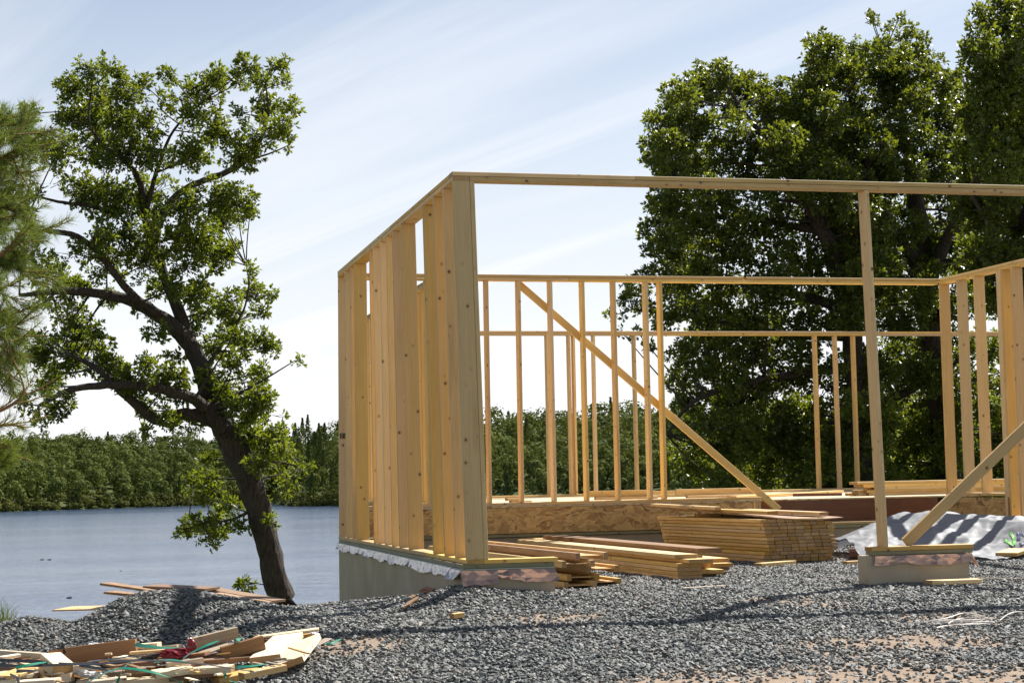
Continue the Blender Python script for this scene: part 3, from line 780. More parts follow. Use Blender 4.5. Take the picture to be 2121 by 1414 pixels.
def sheet(name, corners, th, mat, label, cat, sag=0, bend=0):
    "thin panel over four corner points, slightly bowed"
    C = [Vector(c) for c in corners]; n = 10; V, F = [], []
    for side in (0, 1):
        for i in range(n+1):
            for j in range(n+1):
                s, t = i/n, j/n
                p = C[0]*(1-s)*(1-t)+C[1]*s*(1-t)+C[2]*s*t+C[3]*(1-s)*t
                p.z += -sag*4*s*(1-s)+bend*(1-t)**2+(th if side else 0)
                V.append(tuple(p))
    m = (n+1)**2; ix = lambda i, j: i*(n+1)+j
    for i in range(n):
        for j in range(n):
            q = (ix(i, j), ix(i+1, j), ix(i+1, j+1), ix(i, j+1)); F.append(tuple(reversed(q))); F.append(tuple(k+m for k in q))
    for k in range(n):
        F += [(ix(k, 0), ix(k+1, 0), ix(k+1, 0)+m, ix(k, 0)+m), (ix(k+1, n), ix(k, n), ix(k, n)+m, ix(k+1, n)+m), (ix(0, k+1), ix(0, k), ix(0, k)+m, ix(0, k+1)+m), (ix(n, k), ix(n, k+1), ix(n, k+1)+m, ix(n, k)+m)]
    return tag(raw_obj(name, V, F, mat), label, cat)
def sp(u, v, z):  # stack coordinates: u across the ends, v along the boards
    p = A0+ed*u+ax*v; return (p.x, p.y, z)
sheet('plywood_sheet', [sp(.05, -.02, ztop+.012), sp(.93, -.06, ztop-.012), sp(.75, 2.3, ztop+.06), sp(-.30, 2.5, ztop+.13)], .012, SHEET, 'bowed brown panel lying on top of the tall lumber stack', 'panel', sag=.02)
for k, (u0, v0, u1, v1, w, zz, lab) in enumerate([(.30, .35, .12, 2.2, .14, .055, 'pale board resting on the bowed panel, toward its far end'), (.82, .15, .52, 1.3, .14, .034, 'pale board resting on the bowed panel at its near corner'), (.10, 1.2, -.05, 2.5, .089, .10, 'narrow board end poking out over the bowed panel')]):
    a, c2 = sp(u0, v0, ztop+zz), sp(u1, v1, ztop+zz+.03)
    o = board('lumber_board', a, c2, w, T2, ed, PINE); tag(o, lab, 'board', 'loose boards on the tall stack')
o = board('lumber_board', sp(.0, 1.55, ztop+.018), sp(.9, 1.35, ztop+.018), .09, T2, ax, PINE); tag(o, 'short crosswise spacer board between the tall stack and the bowed panel', 'board')

# stack of wide planks, ends towards us
pa = math.radians(90+3.0)
px_ = Vector((math.cos(pa), math.sin(pa), 0)); pe = Vector((math.sin(pa), -math.cos(pa), 0))
P0 = Vector((2.29, 1.38, 0)); GP = -.235
def plank(u, v0, z, L, W, T, mat, lab, grp='planks of the wide plank stack'):
    p = P0+pe*(u+W/2)+px_*v0; q = p+px_*L
    o = board('wide_plank', (p.x, p.y, z+T/2), (q.x, q.y, z+T/2), W, T-.003, pe, mat); tag(o, lab, 'plank', grp)
lw = .235
for k, (u, v0) in enumerate([(0, 0), (.005, .02), (.008, .05), (.012, .03)]):
    plank(u, v0, GP+T2*k, 4.85, lw, T2, PINE, f'wide pine plank in the low stack, {ORD[k]} layer from the gravel, end flush')
plank(.085, -.06, GP+T2*4, 4.85, lw, T2, PINE, 'wide pine plank near the top of the low stack, shifted sideways and jutting out')
plank(.02, .12, GP+T2*5, 4.85, lw, T2, PINE, 'pale topmost wide pine plank of the low stack, sunlit on top')
for k, (u, v0, m) in enumerate([(.262, .28, BROWN), (.30, .18, PINE), (.27, .5, PINE), (.285, .4, PINE)]):
    plank(u, v0, GP+T2*k, 4.85, lw, T2, m, f'wide plank in the second row of the low stack, {ORD[k]} layer from the gravel')
plank(.42, .16, GP+T2*2+.002, .001+4.6, lw, T2, PINE, 'pale wide plank jutting out beyond the second row of the low stack') if False else None
plank(.275, .62, GP+T2*4, 4.85, lw, T2, PINE, 'pale plank under the dark brown plank of the low stack')
plank(.27, .75, GP+T2*5, 4.85, lw, T2, PINE, 'pale plank hidden just beneath the dark brown plank of the low stack')
plank(.29, .22, GP+T2*6+.001, 4.6, .24, .044, BROWN, 'dark brown plank lying on top of the low plank stack', None)
plank(.545, .62, GP+T2*1, 3.6, lw, T2, BROWN, 'brown plank lowest in the short outer row of the low stack')
plank(.53, .50, GP+T2*2, 3.6, lw, T2, PINE, 'second plank of the short outer row of the low stack')
plank(.57, .66, GP+T2*3, 3.6, lw, T2, PINE, 'pale sunlit plank atop the short outer row of the low stack')
plank(.56, 1.2, GP, 2.2, lw, T2, BROWN, 'short brown packing plank under the outer row of the low stack')

# wooden I-joists lying flat beside the foundation corner
ja = math.radians(90+4.5)
jx = Vector((math.cos(ja), math.sin(ja), 0)); je = Vector((math.sin(ja), -math.cos(ja), 0))
J0 = Vector((1.02, .72, 0))
def ijoist(u, v0, z, L, lab):
    p = J0+je*u+jx*v0
    root = empty('wood_i_joist', (p.x, p.y, z), lab, 'joist', 'joists beside the foundation corner')
    fh, fw2, dep = .058, .040, .30
    for s in (0, 1):
        c = p+je*(s*(dep-fw2)+fw2/2); e = c+jx*L
        board('flange', (c.x, c.y, z+fh/2), (e.x, e.y, z+fh/2), fw2, fh, je, BROWN if (s+int(z*100)) % 3 == 0 else PINE, root)
    c = p+je*(dep/2); e = c+jx*(L-.02); c = c+jx*.02
    board('web', (c.x, c.y, z+fh/2), (e.x, e.y, z+fh/2), dep-2*fw2+.012, .010, je, OSB, root)
gj = -.235
_old = lambda: None
for k, (u, v0, z_, lab) in enumerate([
        (.02, .02, 0, 'lowest wooden joist of the pile beside the foundation corner'),
        (.36, .30, 0, 'outer wooden joist flat on the gravel beside the foundation corner'),
        (.10, .16, .060, 'second wooden joist up in the pile beside the foundation corner'),
        (.30, .20, .120, 'third wooden joist up in the pile beside the foundation corner'),
        (.02, .06, .180, 'fourth wooden joist up in the pile beside the foundation corner'),
        (.24, .26, .180, 'joist beside the fourth one in the pile by the foundation corner') if False else (.17, .12, .240, 'topmost wooden joist of the pile beside the foundation corner')]):
    ijoist(u, v0, gj+z_, 4.2, lab)
for k, (u, v0, lab) in enumerate([] and [(.03, .0, 'lowest wooden joist of the pile beside the foundation corner'), (.16, .22, 'second wooden joist up in the pile beside the foundation corner'), (.02, .12, 'third wooden joist up in the pile beside the foundation corner'), (.10, .25, 'topmost wooden joist of the pile beside the foundation corner')]):
    ijoist(u, v0, gj+[0, .0, .060, .120][k]+(.0 if k != 1 else .0), 4.2, lab) if k != 1 else ijoist(.34, .30, gj, 4.2, lab.replace('second wooden joist up in', 'outer wooden joist lying flat next to'))

# loose boards in the yard
def ground_board(pa_, pb_, W, T, mat, label, lift=0, name='lumber_board', tilt=0):
    a = hit(pa_[0], pa_[1]); b_ = hit(pb_[0], pb_[1])
    a = Vector((a[0], a[1], float(gz(a[0], a[1]))+T/2+.012+lift)); b_ = Vector((b_[0], b_[1], float(gz(b_[0], b_[1]))+T/2+.012+lift+tilt))
    d = (b_-a).normalized()
    o = board(name, a, b_, W, T, Vector((-d.y, d.x, 0)), mat); return tag(o, label, 'board')
o = boxo('lumber_board', 3.93, 4.39, -.30, -.17, float(gz(4.1, -.2))+.012, float(gz(4.1, -.2))+.05, PINE); tag(o, 'short board end lying in front of the concrete pier', 'board')
ground_board((1570, 1176, -.24), (1642, 1170, -.24), .089, T2, PINE, 'single short board on the gravel before the tall stack')
ground_board((2085, 1160, -.24), (2170, 1130, -.24), .235, T2, PINE, 'wide board end leaning on the crumpled white sheet', .03, tilt=.10)
ground_board((1412, 1222, -.24), (1500, 1217, -.24), .05, .012, GREY, 'thin grey lath half buried in the gravel before the plank stack')
ground_board((936, 1285, -.3), (958, 1282, -.3), .05, T2, PINE, 'tiny wood block lying alone on the gravel')
ground_board((2020, 1201, -.26), (2200, 1203, -.26), .03, .01, GREY, 'long thin pale lath on the gravel beyond the pier')
ground_board((1750, 1172, -.24), (1800, 1169, -.24), .06, T2, PINE, 'short board end under the reddish pipe beside the tall stack')
# reddish pipe beside the stack
V, F = [], []
a, b_ = Vector(sp(1.0, -.05, -.16)), Vector((5.6, 3.35, -.16)); d = b_-a; n = 16
fr = frame(d, (0, 0, 1))
for t in (0, 1):
    for r in (.055, .046):
        for k in range(n):
            q = a+d*t+fr.to_3x3() @ Vector((0, r*math.cos(k/n*math.tau), r*math.sin(k/n*math.tau))); V.append(tuple(q))
for k in range(n):
    k2 = (k+1) % n
    F += [(k, k2, 2*n+k2, 2*n+k), (n+k2, n+k, 3*n+k, 3*n+k2), (k2, k, n+k, n+k2), (2*n+k, 2*n+k2, 3*n+k2, 3*n+k)]
o = raw_obj('pipe', V, F, PIPEM, None, True); tag(o, 'reddish brown plastic pipe on the gravel beside the tall lumber stack', 'pipe')
o = bpy.data.objects.new('red_stone', None); bpy.data.objects.remove(o)
def rock(name, c, r, mat, label, seed, cat='stone'):
    bm = bmesh.new(); bmesh.ops.create_icosphere(bm, subdivisions=2, radius=1); rr = np.random.default_rng(seed)
    for v in bm.verts:
        k = 1+.22*rr.standard_normal(); v.co = Vector((v.co.x*r[0]*k, v.co.y*r[1]*k, v.co.z*r[2]*k))
    me = bpy.data.meshes.new(name); bm.to_mesh(me); bm.free(); me.materials.append(mat)
    o = bpy.data.objects.new(name, me); o.location = c; link(o); return tag(o, label, cat)
q = on_z(885, 1250, -.27); rock('stone', (q[0], q[1], float(gz(q[0], q[1]))+.03), (.055, .04, .03), BRICKM, 'reddish stone lying on the gravel beside the foundation wall', 2)
# plywood triangle by the wall
q = [on_z(*a, -.30) for a in ((832, 1275), (868, 1264), (852, 1250))]
V = [(p[0], p[1], float(gz(p[0], p[1]))+.02+e) for e in (0, .012) for p in q]
o = raw_obj('plywood_scrap', V, [(2, 1, 0), (3, 4, 5), (0, 1, 4, 3), (1, 2, 5, 4), (2, 0, 3, 5)], SHEET); tag(o, 'small triangular plywood scrap on the gravel beside the foundation wall', 'scrap')

# ------------------------------------------------------------------ crumpled white sheet
def tarp_h(x, y):
    "height of the crumpled sheet"
    s, d = polar(x, y)
    g = gz(x, y)+.018
    e = np.exp(-((x-6.45)/1.15)**2-((y-4.45)/.85)**2)*.40+np.exp(-((x-7.35)/.55)**2-((y-3.5)/.75)**2)*.22+.07*np.exp(-((x-5.3)/.5)**2-((y-3.6)/.6)**2)
    n3 = 1-np.abs(vnoise(x*1.3-y*.7, y*1.1+x*.6, 5.5, 2))*2
    n1 = vnoise(x*1.0+3, y*1.3+x*.5, 1.5, 2); n2 = vnoise(x+y*.4, y, 4.2, 2)
    rid = 1-np.abs(vnoise(x*.9+y*.5+9, y*1.4-x*.4, 1.9, 2))*2.0
    return g+e*(1+.20*n1)+.060*np.clip(rid, -.3, 1)*(e*2+.35)+.022*n2+.010*np.clip(n3, -.2, 1)
def tarp():
    n, m = 110, 80
    u = np.linspace(0, 1, n); v = np.linspace(0, 1, m); U, VV = np.meshgrid(u, v)
    # outline: quadrilateral with wavering edges
    c00, c10, c11, c01 = np.array([4.98, 3.28]), np.array([6.10, 2.45]), np.array([7.85, 3.9]), np.array([5.6, 5.75])
    X = (1-U)*(1-VV)*c00[0]+U*(1-VV)*c10[0]+U*VV*c11[0]+(1-U)*VV*c01[0]+.08*vnoise(U*4, VV*4, 1.3, 2)
    Y = (1-U)*(1-VV)*c00[1]+U*(1-VV)*c10[1]+U*VV*c11[1]+(1-U)*VV*c01[1]+.08*vnoise(U*4+9, VV*4, 1.3, 2)
    X = np.minimum(X, 7.90)
    Z = tarp_h(X, Y)
    V = np.stack([X.ravel(), Y.ravel(), Z.ravel()], 1)
    i = (np.arange(m-1)[:, None]*n+np.arange(n-1)[None, :]).ravel()
    o = raw_obj('plastic_sheet', V, [tuple(int(k) for k in q) for q in np.stack([i, i+1, i+n+1, i+n], 1)], TARP, None, True)
    tag(o, 'crumpled white house wrap sheet heaped on the gravel behind the pier', 'sheet')
    return o
tp = tarp()
def on_tarp(px, py):
    "point of the sheet seen at a photo pixel"
    d = FW+RT*(px-PW/2)/CF-UP*(py-PH/2)/CF
    P = CP+np.arange(15, 24, .01)[:, None]*d
    f = P[:, 2] < tarp_h(P[:, 0], P[:, 1])+.006
    return P[int(np.argmax(f))]-d*.012
def print_on(name, polys, mat):
    V, F = [], []
    for pts in polys:
        i = len(V); V += [tuple(on_tarp(*p)) for p in pts]; F.append(tuple(range(i, len(V))))
    org = tp.location
    o = bpy.data.objects.new(name, mesh_from(name, [np.array(v)-np.array(org) for v in V], F, mat)); o.parent = tp; col.objects.link(o)
def ribbon(pts, w):
    out = []
    for (a, b, c, d) in zip(*[[p[0] for p in pts[:-1]], [p[1] for p in pts[:-1]], [p[0] for p in pts[1:]], [p[1] for p in pts[1:]]]):
        t = np.array([c-a, d-b], float); L = np.linalg.norm(t); t /= L; s = np.array([-t[1], t[0]])*w/2; k = max(1, int(L/4))
        for i in range(k):
            p = np.array([a, b])+t*L*i/k; q = np.array([a, b])+t*L*(i+1)/k
            out.append([tuple(p-s), tuple(q-s), tuple(q+s), tuple(p+s)])
    return out
print_on('printed_mark', ribbon([(2081, 1118), (2101, 1128), (2101, 1116), (2092, 1101)], 6), INKG)
print_on('printed_letter', ribbon([(2106, 1104), (2121, 1106), (2136, 1107)], 6)+ribbon([(2110, 1104), (2110, 1118)], 7)+ribbon([(2112, 1126), (2121, 1122), (2134, 1124)], 7), INKN)
# ------------------------------------------------------------------ panels behind the mound
def free_board(name, a, b, W, T, mat, label, wd=(0, 0, 1), cat='board', group=None):
    o = board(name, a, b, W, T, wd, mat); return tag(o, label, cat, group)
wdl = tuple(FW*np.array([1, 1, 0])+np.array([0, 0, .02]))
free_board('plywood_strip', at(219, 1208, 13.5), at(345, 1226, 13.3), .16, .018, SHEET, 'brown panel strip sticking up highest over the gravel mound', wdl, 'panel', 'panel strips behind the gravel mound')
free_board('plywood_strip', at(228, 1226, 13.6), at(330, 1236, 13.4), .16, .018, SHEET, 'short brown panel end below the highest strip at the mound', wdl, 'panel', 'panel strips behind the gravel mound')
free_board('plywood_strip', at(312, 1213, 13.5), at(440, 1219, 13.3), .22, .018, BROWN, 'brown panel lying along the crest of the gravel mound', wdl, 'panel', 'panel strips behind the gravel mound')
free_board('plywood_strip', at(425, 1217, 13.5), at(578, 1244, 13.3), .24, .018, BROWN, 'brown panel sloping down beside the oak trunk', wdl, 'panel', 'panel strips behind the gravel mound')
free_board('plywood_strip', at(455, 1228, 13.3), at(565, 1246, 13.2), .20, .015, SHEET, 'lower brown panel sloping down beside the oak trunk', wdl, 'panel', 'panel strips behind the gravel mound')
free_board('plywood_strip', at(129, 1260, 13.6), at(250, 1257, 13.4), .26, .012, PINE, 'pale thin panel jutting out low over the water', wdl, 'panel', 'panel strips behind the gravel mound')

# ------------------------------------------------------------------ scrap heap
def HB(pa, pb, ha, hb, W, T, mat, label, edge=False, name='wood_offcut', tw=0):
    "offcut whose centre line ends are seen at photo pixels pa, pb, at heights ha, hb above the ground there"
    def pt(p, h):
        return Vector(hit(p[0], p[1], h))
    a, b = pt(pa, ha), pt(pb, hb); d = (b-a).normalized()
    side = Vector((-d.y, d.x, tw)).normalized()
    return tag(board(name, a, b, W, T, Vector((0, 0, 1)) if edge else side, mat), label, 'offcut', 'offcuts in the scrap heap')
HB((549, 1364), (597, 1318), .10, .12, .20, .040, PALE, 'broad pale plank offcut leaning on the heap, inner one of the sunlit pair', tw=-.12)
HB((600, 1374), (637, 1326), .07, .10, .18, .040, PALE, 'broad pale plank offcut at the end of the heap, outer one of the sunlit pair', tw=-.35)
HB((540, 1318), (660, 1302), .09, .11, .14, .014, PALE, 'thin pointed pale board behind the sunlit pair of offcuts')
HB((530, 1331), (640, 1313), .05, .06, .14, .014, PINE_OLD, 'thin board lying under the pointed pale board')
HB((460, 1353), (546, 1329), .13, .17, .05, .085, BROWN, 'brown block with squared end just before the sunlit pair')
HB((392, 1334), (492, 1309), .12, .14, .038, .075, GREY, 'grey beam offcut slanting up behind the dark red plastic')
HB((408, 1371), (520, 1362), .10, .09, .09, .03, BROWN, 'brown plank lying low before the sunlit pair of offcuts')
HB((500, 1399), (588, 1381), .06, .06, .038, .085, PINE, 'squared offcut nearest the open gravel with string looped on it', edge=True, tw=0)
HB((445, 1410), (535, 1388), .03, .04, .14, .038, PINE_OLD, 'flat offcut under the string-looped offcut')
HB((318, 1396), (395, 1384), .12, .12, .19, .038, PALE, 'wide pale plank offcut in the middle of the heap')
HB((395, 1388), (482, 1383), .10, .09, .14, .038, PALE, 'shorter pale plank offcut beside the wide one in the middle of the heap')
HB((133, 1357), (283, 1338), .12, .15, .10, .034, BROWN, 'long brown plank standing on edge along the back of the heap', edge=True)
HB((283, 1338), (330, 1334), .13, .13, .09, .03, PALE, 'pale plank end continuing from the long brown plank')
HB((120, 1352), (140, 1349), .10, .12, .14, .045, BROWN, 'round-cut brown block end behind the heap')
HB((104, 1364), (130, 1386), .20, .16, .13, .080, PALE, 'thick pale block pointing this way on top of the heap')
HB((95, 1384), (107, 1402), .12, .10, .09, .085, PINE, 'thick squared block below the pointing block')
HB((-30, 1349), (92, 1358), .12, .12, .05, .038, PALE, 'pale board along the back edge of the heap')
HB((-20, 1395), (80, 1396), .10, .10, .22, .02, PALE, 'broad pale panel piece in the near corner of the heap')
HB((-10, 1412), (60, 1407), .06, .08, .16, .03, PALE, 'pale block edge at the very corner of the heap')
HB((30, 1376), (85, 1380), .11, .11, .10, .02, PALE, 'thin pale slip under the black straps')
HB((60, 1366), (170, 1372), .08, .08, .14, .02, PINE_OLD, 'weathered slip beneath the thick pointing block')
HB((150, 1392), (215, 1404), .08, .07, .12, .02, PINE, 'pale slip of panel before the white film')
HB((120, 1408), (150, 1400), .10, .12, .05, .05, PALE, 'small upright chunk before the white film')
HB((160, 1414), (240, 1401), .07, .08, .12, .03, PALE, 'pale offcut under the arched green strap')
HB((250, 1412), (390, 1404), .05, .05, .16, .038, PALE, 'pale offcut at the near edge under the long green strap')
HB((200, 1358), (300, 1350), .07, .07, .06, .03, DEBRISM, 'dark rotten board under the long brown plank')
HB((230, 1380), (340, 1368), .06, .06, .14, .02, BROWN, 'brown panel strip deep in the heap')
HB((330, 1364), (430, 1352), .07, .09, .12, .02, BROWN, 'brown panel strip beneath the dark red plastic')
HB((420, 1352), (470, 1333), .07, .09, .10, .012, GREY, 'grey splintered slip behind the brown block')
HB((455, 1340), (545, 1322), .05, .07, .12, .012, GREY, 'grey torn panel piece behind the brown block')
HB((500, 1336), (540, 1317), .09, .13, .06, .02, PINE_OLD, 'small splintered piece standing before the pointed board')
HB((430, 1395), (520, 1378), .05, .05, .10, .02, BROWN, 'brown slip between the pale offcuts and the squared offcut')
HB((620, 1352), (680, 1322), .02, .05, .06, .01, GREY, 'grey bark-like strip beyond the sunlit pair')
HB((180, 1346), (240, 1340), .05, .06, .10, .02, PINE_OLD, 'weathered board behind the long brown plank')
HB((20, 1364), (90, 1368), .06, .06, .12, .02, BROWN, 'brown slip beneath the pale back-edge board')
HB((300, 1345), (372, 1338), .06, .07, .08, .03, PALE, 'pale rounded board end beside the dark red plastic')
HB((350, 1404), (450, 1392), .07, .07, .12, .03, BROWN, 'dark plank under the shorter pale plank offcut')
HB((10, 1402), (60, 1384), .16, .17, .14, .02, PINE, 'pale panel piece tilted up over the corner of the heap')
HB((40, 1414), (120, 1409), .14, .14, .12, .03, PALE, 'pale slab at the near edge below the squared block')
HB((150, 1378), (200, 1383), .16, .17, .06, .02, PALE, 'small pale slip beside the crumpled clear film')
HB((185, 1412), (262, 1404), .14, .14, .10, .02, PALE, 'pale slip showing through the arched green strap')
HB((225, 1395), (300, 1386), .13, .12, .05, .03, BROWN, 'narrow brown stick crossing behind the arched green strap')
HB((345, 1376), (420, 1366), .15, .14, .04, .03, GREY, 'grey stick lying just below the dark red plastic')
HB((270, 1352), (350, 1346), .13, .13, .05, .02, PINE_OLD, 'weathered slip lying between the long plank and the red plastic')
HB((0, 1362), (40, 1356), .17, .16, .06, .02, PALE, 'thin pale slip at the back corner beside the black straps')
for k, (a, b) in enumerate((((-20, 1382), (120, 1378)), ((90, 1395), (260, 1390)), ((260, 1395), (420, 1375)), ((150, 1370), (330, 1372)), ((400, 1362), (520, 1345)))):
    HB(a, b, .02, .02, .24, .03, DEBRISM if k % 2 else BROWN, ['dark board at the very bottom of the heap under the black straps', 'dark board at the very bottom of the heap under the white film', 'dark board at the very bottom of the heap under the wide pale plank', 'dark board at the very bottom of the heap under the long brown plank', 'dark board at the very bottom of the heap under the brown block'][k])

rs_ = random.Random(5)
for k in range(34):
    x0 = rs_.uniform(-10, 600); y0 = rs_.uniform(1352, 1408) if x0 < 450 else rs_.uniform(1330, 1395); a_ = rs_.uniform(-.5, .5); L_ = rs_.uniform(10, 46)
    h0 = rs_.uniform(.10, .19)
    o = HB((x0, y0), (x0+L_*math.cos(a_), y0-L_*math.sin(a_)*.6), h0, h0+rs_.uniform(-.02, .03), rs_.uniform(.012, .04), rs_.uniform(.004, .014), rs_.choice([PALE, PALE, PINE_OLD, GREY, BROWN]), 'thin wood splinter lying loose on the scrap heap', name='wood_splinter')
    o['category'] = 'splinter'; o['group'] = 'splinters on the scrap heap'
def strap(pts, w, mat, label, name='packing_strap', th=.0015):
    P = []
    for (x, y, h) in pts:
        P.append(tuple(hit(x, y, h)))
    w *= 1.5; P = [tuple(np.array(q)+(CP-np.array(q))*.012) for q in P]
    C = spline(P, 8); V, F = [], []
    t = np.gradient(C, axis=0); t /= np.linalg.norm(t, axis=1)[:, None]
    tw = np.linspace(-.5, .3, len(C))
    for i, c in enumerate(C):
        s = np.cross(t[i], [0, 0, 1.]); s /= np.linalg.norm(s)+1e-9; n = np.cross(s, t[i])
        s2 = s*math.cos(tw[i]-.3)+n*math.sin(tw[i]-.3); n2 = np.cross(t[i], s2)
        for e, f in ((-1, -1), (1, -1), (1, 1), (-1, 1)): V.append(c+s2*e*w/2+n2*f*th/2)
    for i in range(len(C)-1):
        for k in range(4): F.append((4*i+k, 4*i+(k+1) % 4, 4*i+4+(k+1) % 4, 4*i+4+k))
    F += [(3, 2, 1, 0), tuple(len(V)-4+k for k in range(4))]
    return tag(raw_obj(name, V, F, mat), label, 'strap', 'packing straps in the scrap heap')
strap([(178, 1414, .12), (215, 1394, .20), (256, 1383, .24), (310, 1390, .22), (350, 1402, .18), (382, 1416, .12)], .016, STRAPG, 'green strap arching high over the near edge of the heap')
strap([(272, 1371, .22), (262, 1376, .24), (250, 1394, .20), (242, 1416, .14)], .013, STRAPG, 'green strap crossing the arched one and hanging toward the corner')
strap([(33, 1382, .18), (60, 1376, .19), (90, 1371, .19), (130, 1366, .17)], .016, STRAPG, 'green strap tucked beneath the thick pointing block')
strap([(379, 1363, .17), (400, 1349, .22), (425, 1337, .25), (453, 1326, .26)], .018, STRAPG, 'broad green strap rising beside the dark red plastic')
strap([(467, 1390, .16), (466, 1400, .14), (478, 1410, .10), (520, 1416, .06)], .016, STRAPG, 'green strap looping before the squared offcut')
strap([(487, 1381, .16), (515, 1379, .17), (553, 1374, .17)], .018, STRAPG, 'straight green strap end over the brown plank')
strap([(280, 1334, .19), (310, 1338, .20), (345, 1341, .20), (372, 1340, .19)], .018, STRAPG, 'green strap draped over the end of the long brown plank')
strap([(320, 1369, .16), (355, 1366, .19), (395, 1372, .18)], .016, STRAPG, 'green strap lying flat below the dark red plastic')
strap([(676, 1334, .02), (690, 1330, .025), (706, 1322, .02)], .014, STRAPG, 'green strap scrap alone on the gravel beyond the heap')
strap([(484, 1333, .16), (492, 1325, .19), (496, 1320, .19)], .018, STRAPG, 'tiny green strap end behind the brown block')
strap([(-20, 1366, .18), (60, 1368, .19), (120, 1373, .18), (200, 1374, .20), (290, 1367, .22), (400, 1372, .20), (513, 1388, .14)], .016, STRAPK, 'long black strap running across the whole heap')
strap([(-20, 1374, .16), (40, 1378, .17), (110, 1376, .18), (180, 1372, .18), (250, 1361, .20), (330, 1352, .19)], .016, STRAPK, 'black strap curving just under the long black one')
strap([(34, 1389, .17), (60, 1388, .17), (88, 1389, .17)], .018, STRAPK, 'short straight black strap over the broad pale panel')
strap([(165, 1376, .18), (220, 1386, .17), (260, 1396, .12)], .014, STRAPK, 'black strap dipping toward the arched green strap')
strap([(128, 1334, .22), (132, 1344, .20), (134, 1352, .16)], .012, STRAPK, 'upright black strap tip behind the heap')
strap([(20, 1395, .15), (34, 1402, .16), (40, 1416, .14)], .010, STRAPK, 'black strap end bent across the near corner')
# plastic film and bags
def bag(name, px, py, h, r, mat, label, seed):
    q = hit(px, py, h); z = q[2]
    bm = bmesh.new(); bmesh.ops.create_icosphere(bm, subdivisions=3, radius=1); rr = np.random.default_rng(seed); off = rr.random(2)*20
    for v in bm.verts:
        k = 1+.35*float(vnoise(v.co.x*2+off[0], v.co.y*2+v.co.z*1.7+off[1], 1.3, 3))+.10*rr.standard_normal()
        v.co = Vector((v.co.x*r[0]*k, v.co.y*r[1]*k, v.co.z*r[2]*k))
    me = bpy.data.meshes.new(name); bm.to_mesh(me); bm.free(); me.materials.append(mat)
    o = bpy.data.objects.new(name, me); o.location = (q[0], q[1], z); o.rotation_euler = (0, 0, -YAW); link(o)
    return tag(o, label, 'plastic')
bag('plastic_bag', 396, 1336, .17, (.030, .03, .045), REDP, 'shiny knot of dark red plastic standing up from the heap', 1)
bag('plastic_bag', 362, 1353, .12, (.105, .06, .04), REDP, 'dark red plastic bag spread flat in the heap', 2)
bag('plastic_film', 166, 1386, .14, (.045, .04, .035), CLEARP, 'crumpled clear film between the thick blocks', 3)
bag('plastic_film', 190, 1396, .11, (.07, .05, .02), CLEARP, 'flat white film sheet beside the arched green strap', 4)
bag('plastic_wrapper', 196, 1339, .05, (.05, .03, .03), CLEARP, 'clear wrapper behind the long brown plank', 5)
bag('plastic_wrapper', 218, 1338, .06, (.028, .02, .012), BLUEP, 'small blue and white wrapper behind the long brown plank', 6)
bag('plastic_film', 648, 1316, .05, (.04, .03, .025), CLEARP, 'torn clear film under the tip of the pointed board', 7)
bag('plastic_film', 655, 1340, .03, (.03, .03, .02), CLEARP, 'torn clear film beyond the outer sunlit offcut', 8)
# string
def string(name, polys, mat, label, r=.0035, cat='string', split=True):
    V, F = [], []
    for k, pts in enumerate(polys):
        P = []
        for (x, y, h) in pts:
            P.append(tuple(hit(x, y, h)))
        C = spline(P, 6); tube(V, F, C, np.full(len(C), r), 4)
    return tag(raw_obj(name, np.vstack(V), [tuple(int(i) for i in f) for f in np.vstack(F)], mat), label, cat)
rr = np.random.default_rng(4)
pts = []
x = 1890.
loop = [(1882, 1290), (1920, 1286), (1960, 1279), (1990, 1270), (2010, 1269), (2035, 1275), (2040, 1281), (2000, 1283), (1950, 1284), (1930, 1292), (1975, 1287), (2020, 1286), (2060, 1288), (2010, 1292), (1965, 1291), (1990, 1280), (2030, 1278), (2055, 1283), (2025, 1289), (1960, 1295), (1940, 1299)]
string('string_tangle', [[(a, b, .025+.012*(i % 3)) for i, (a, b) in enumerate(loop)]], STRING, 'tangle of white string lying on the gravel before the pier', .004)
string('string', [[(2070, 1284, .02), (2090, 1270, .04), (2110, 1266, .03), (2140, 1268, .02)]], STRING, 'loose white string end beyond the tangle on the gravel')
string('string', [[(522, 1394, .15), (535, 1388, .17), (548, 1379, .17), (560, 1377, .18), (566, 1380, .16)]], STRING, 'white string looped over the squared offcut', .003)

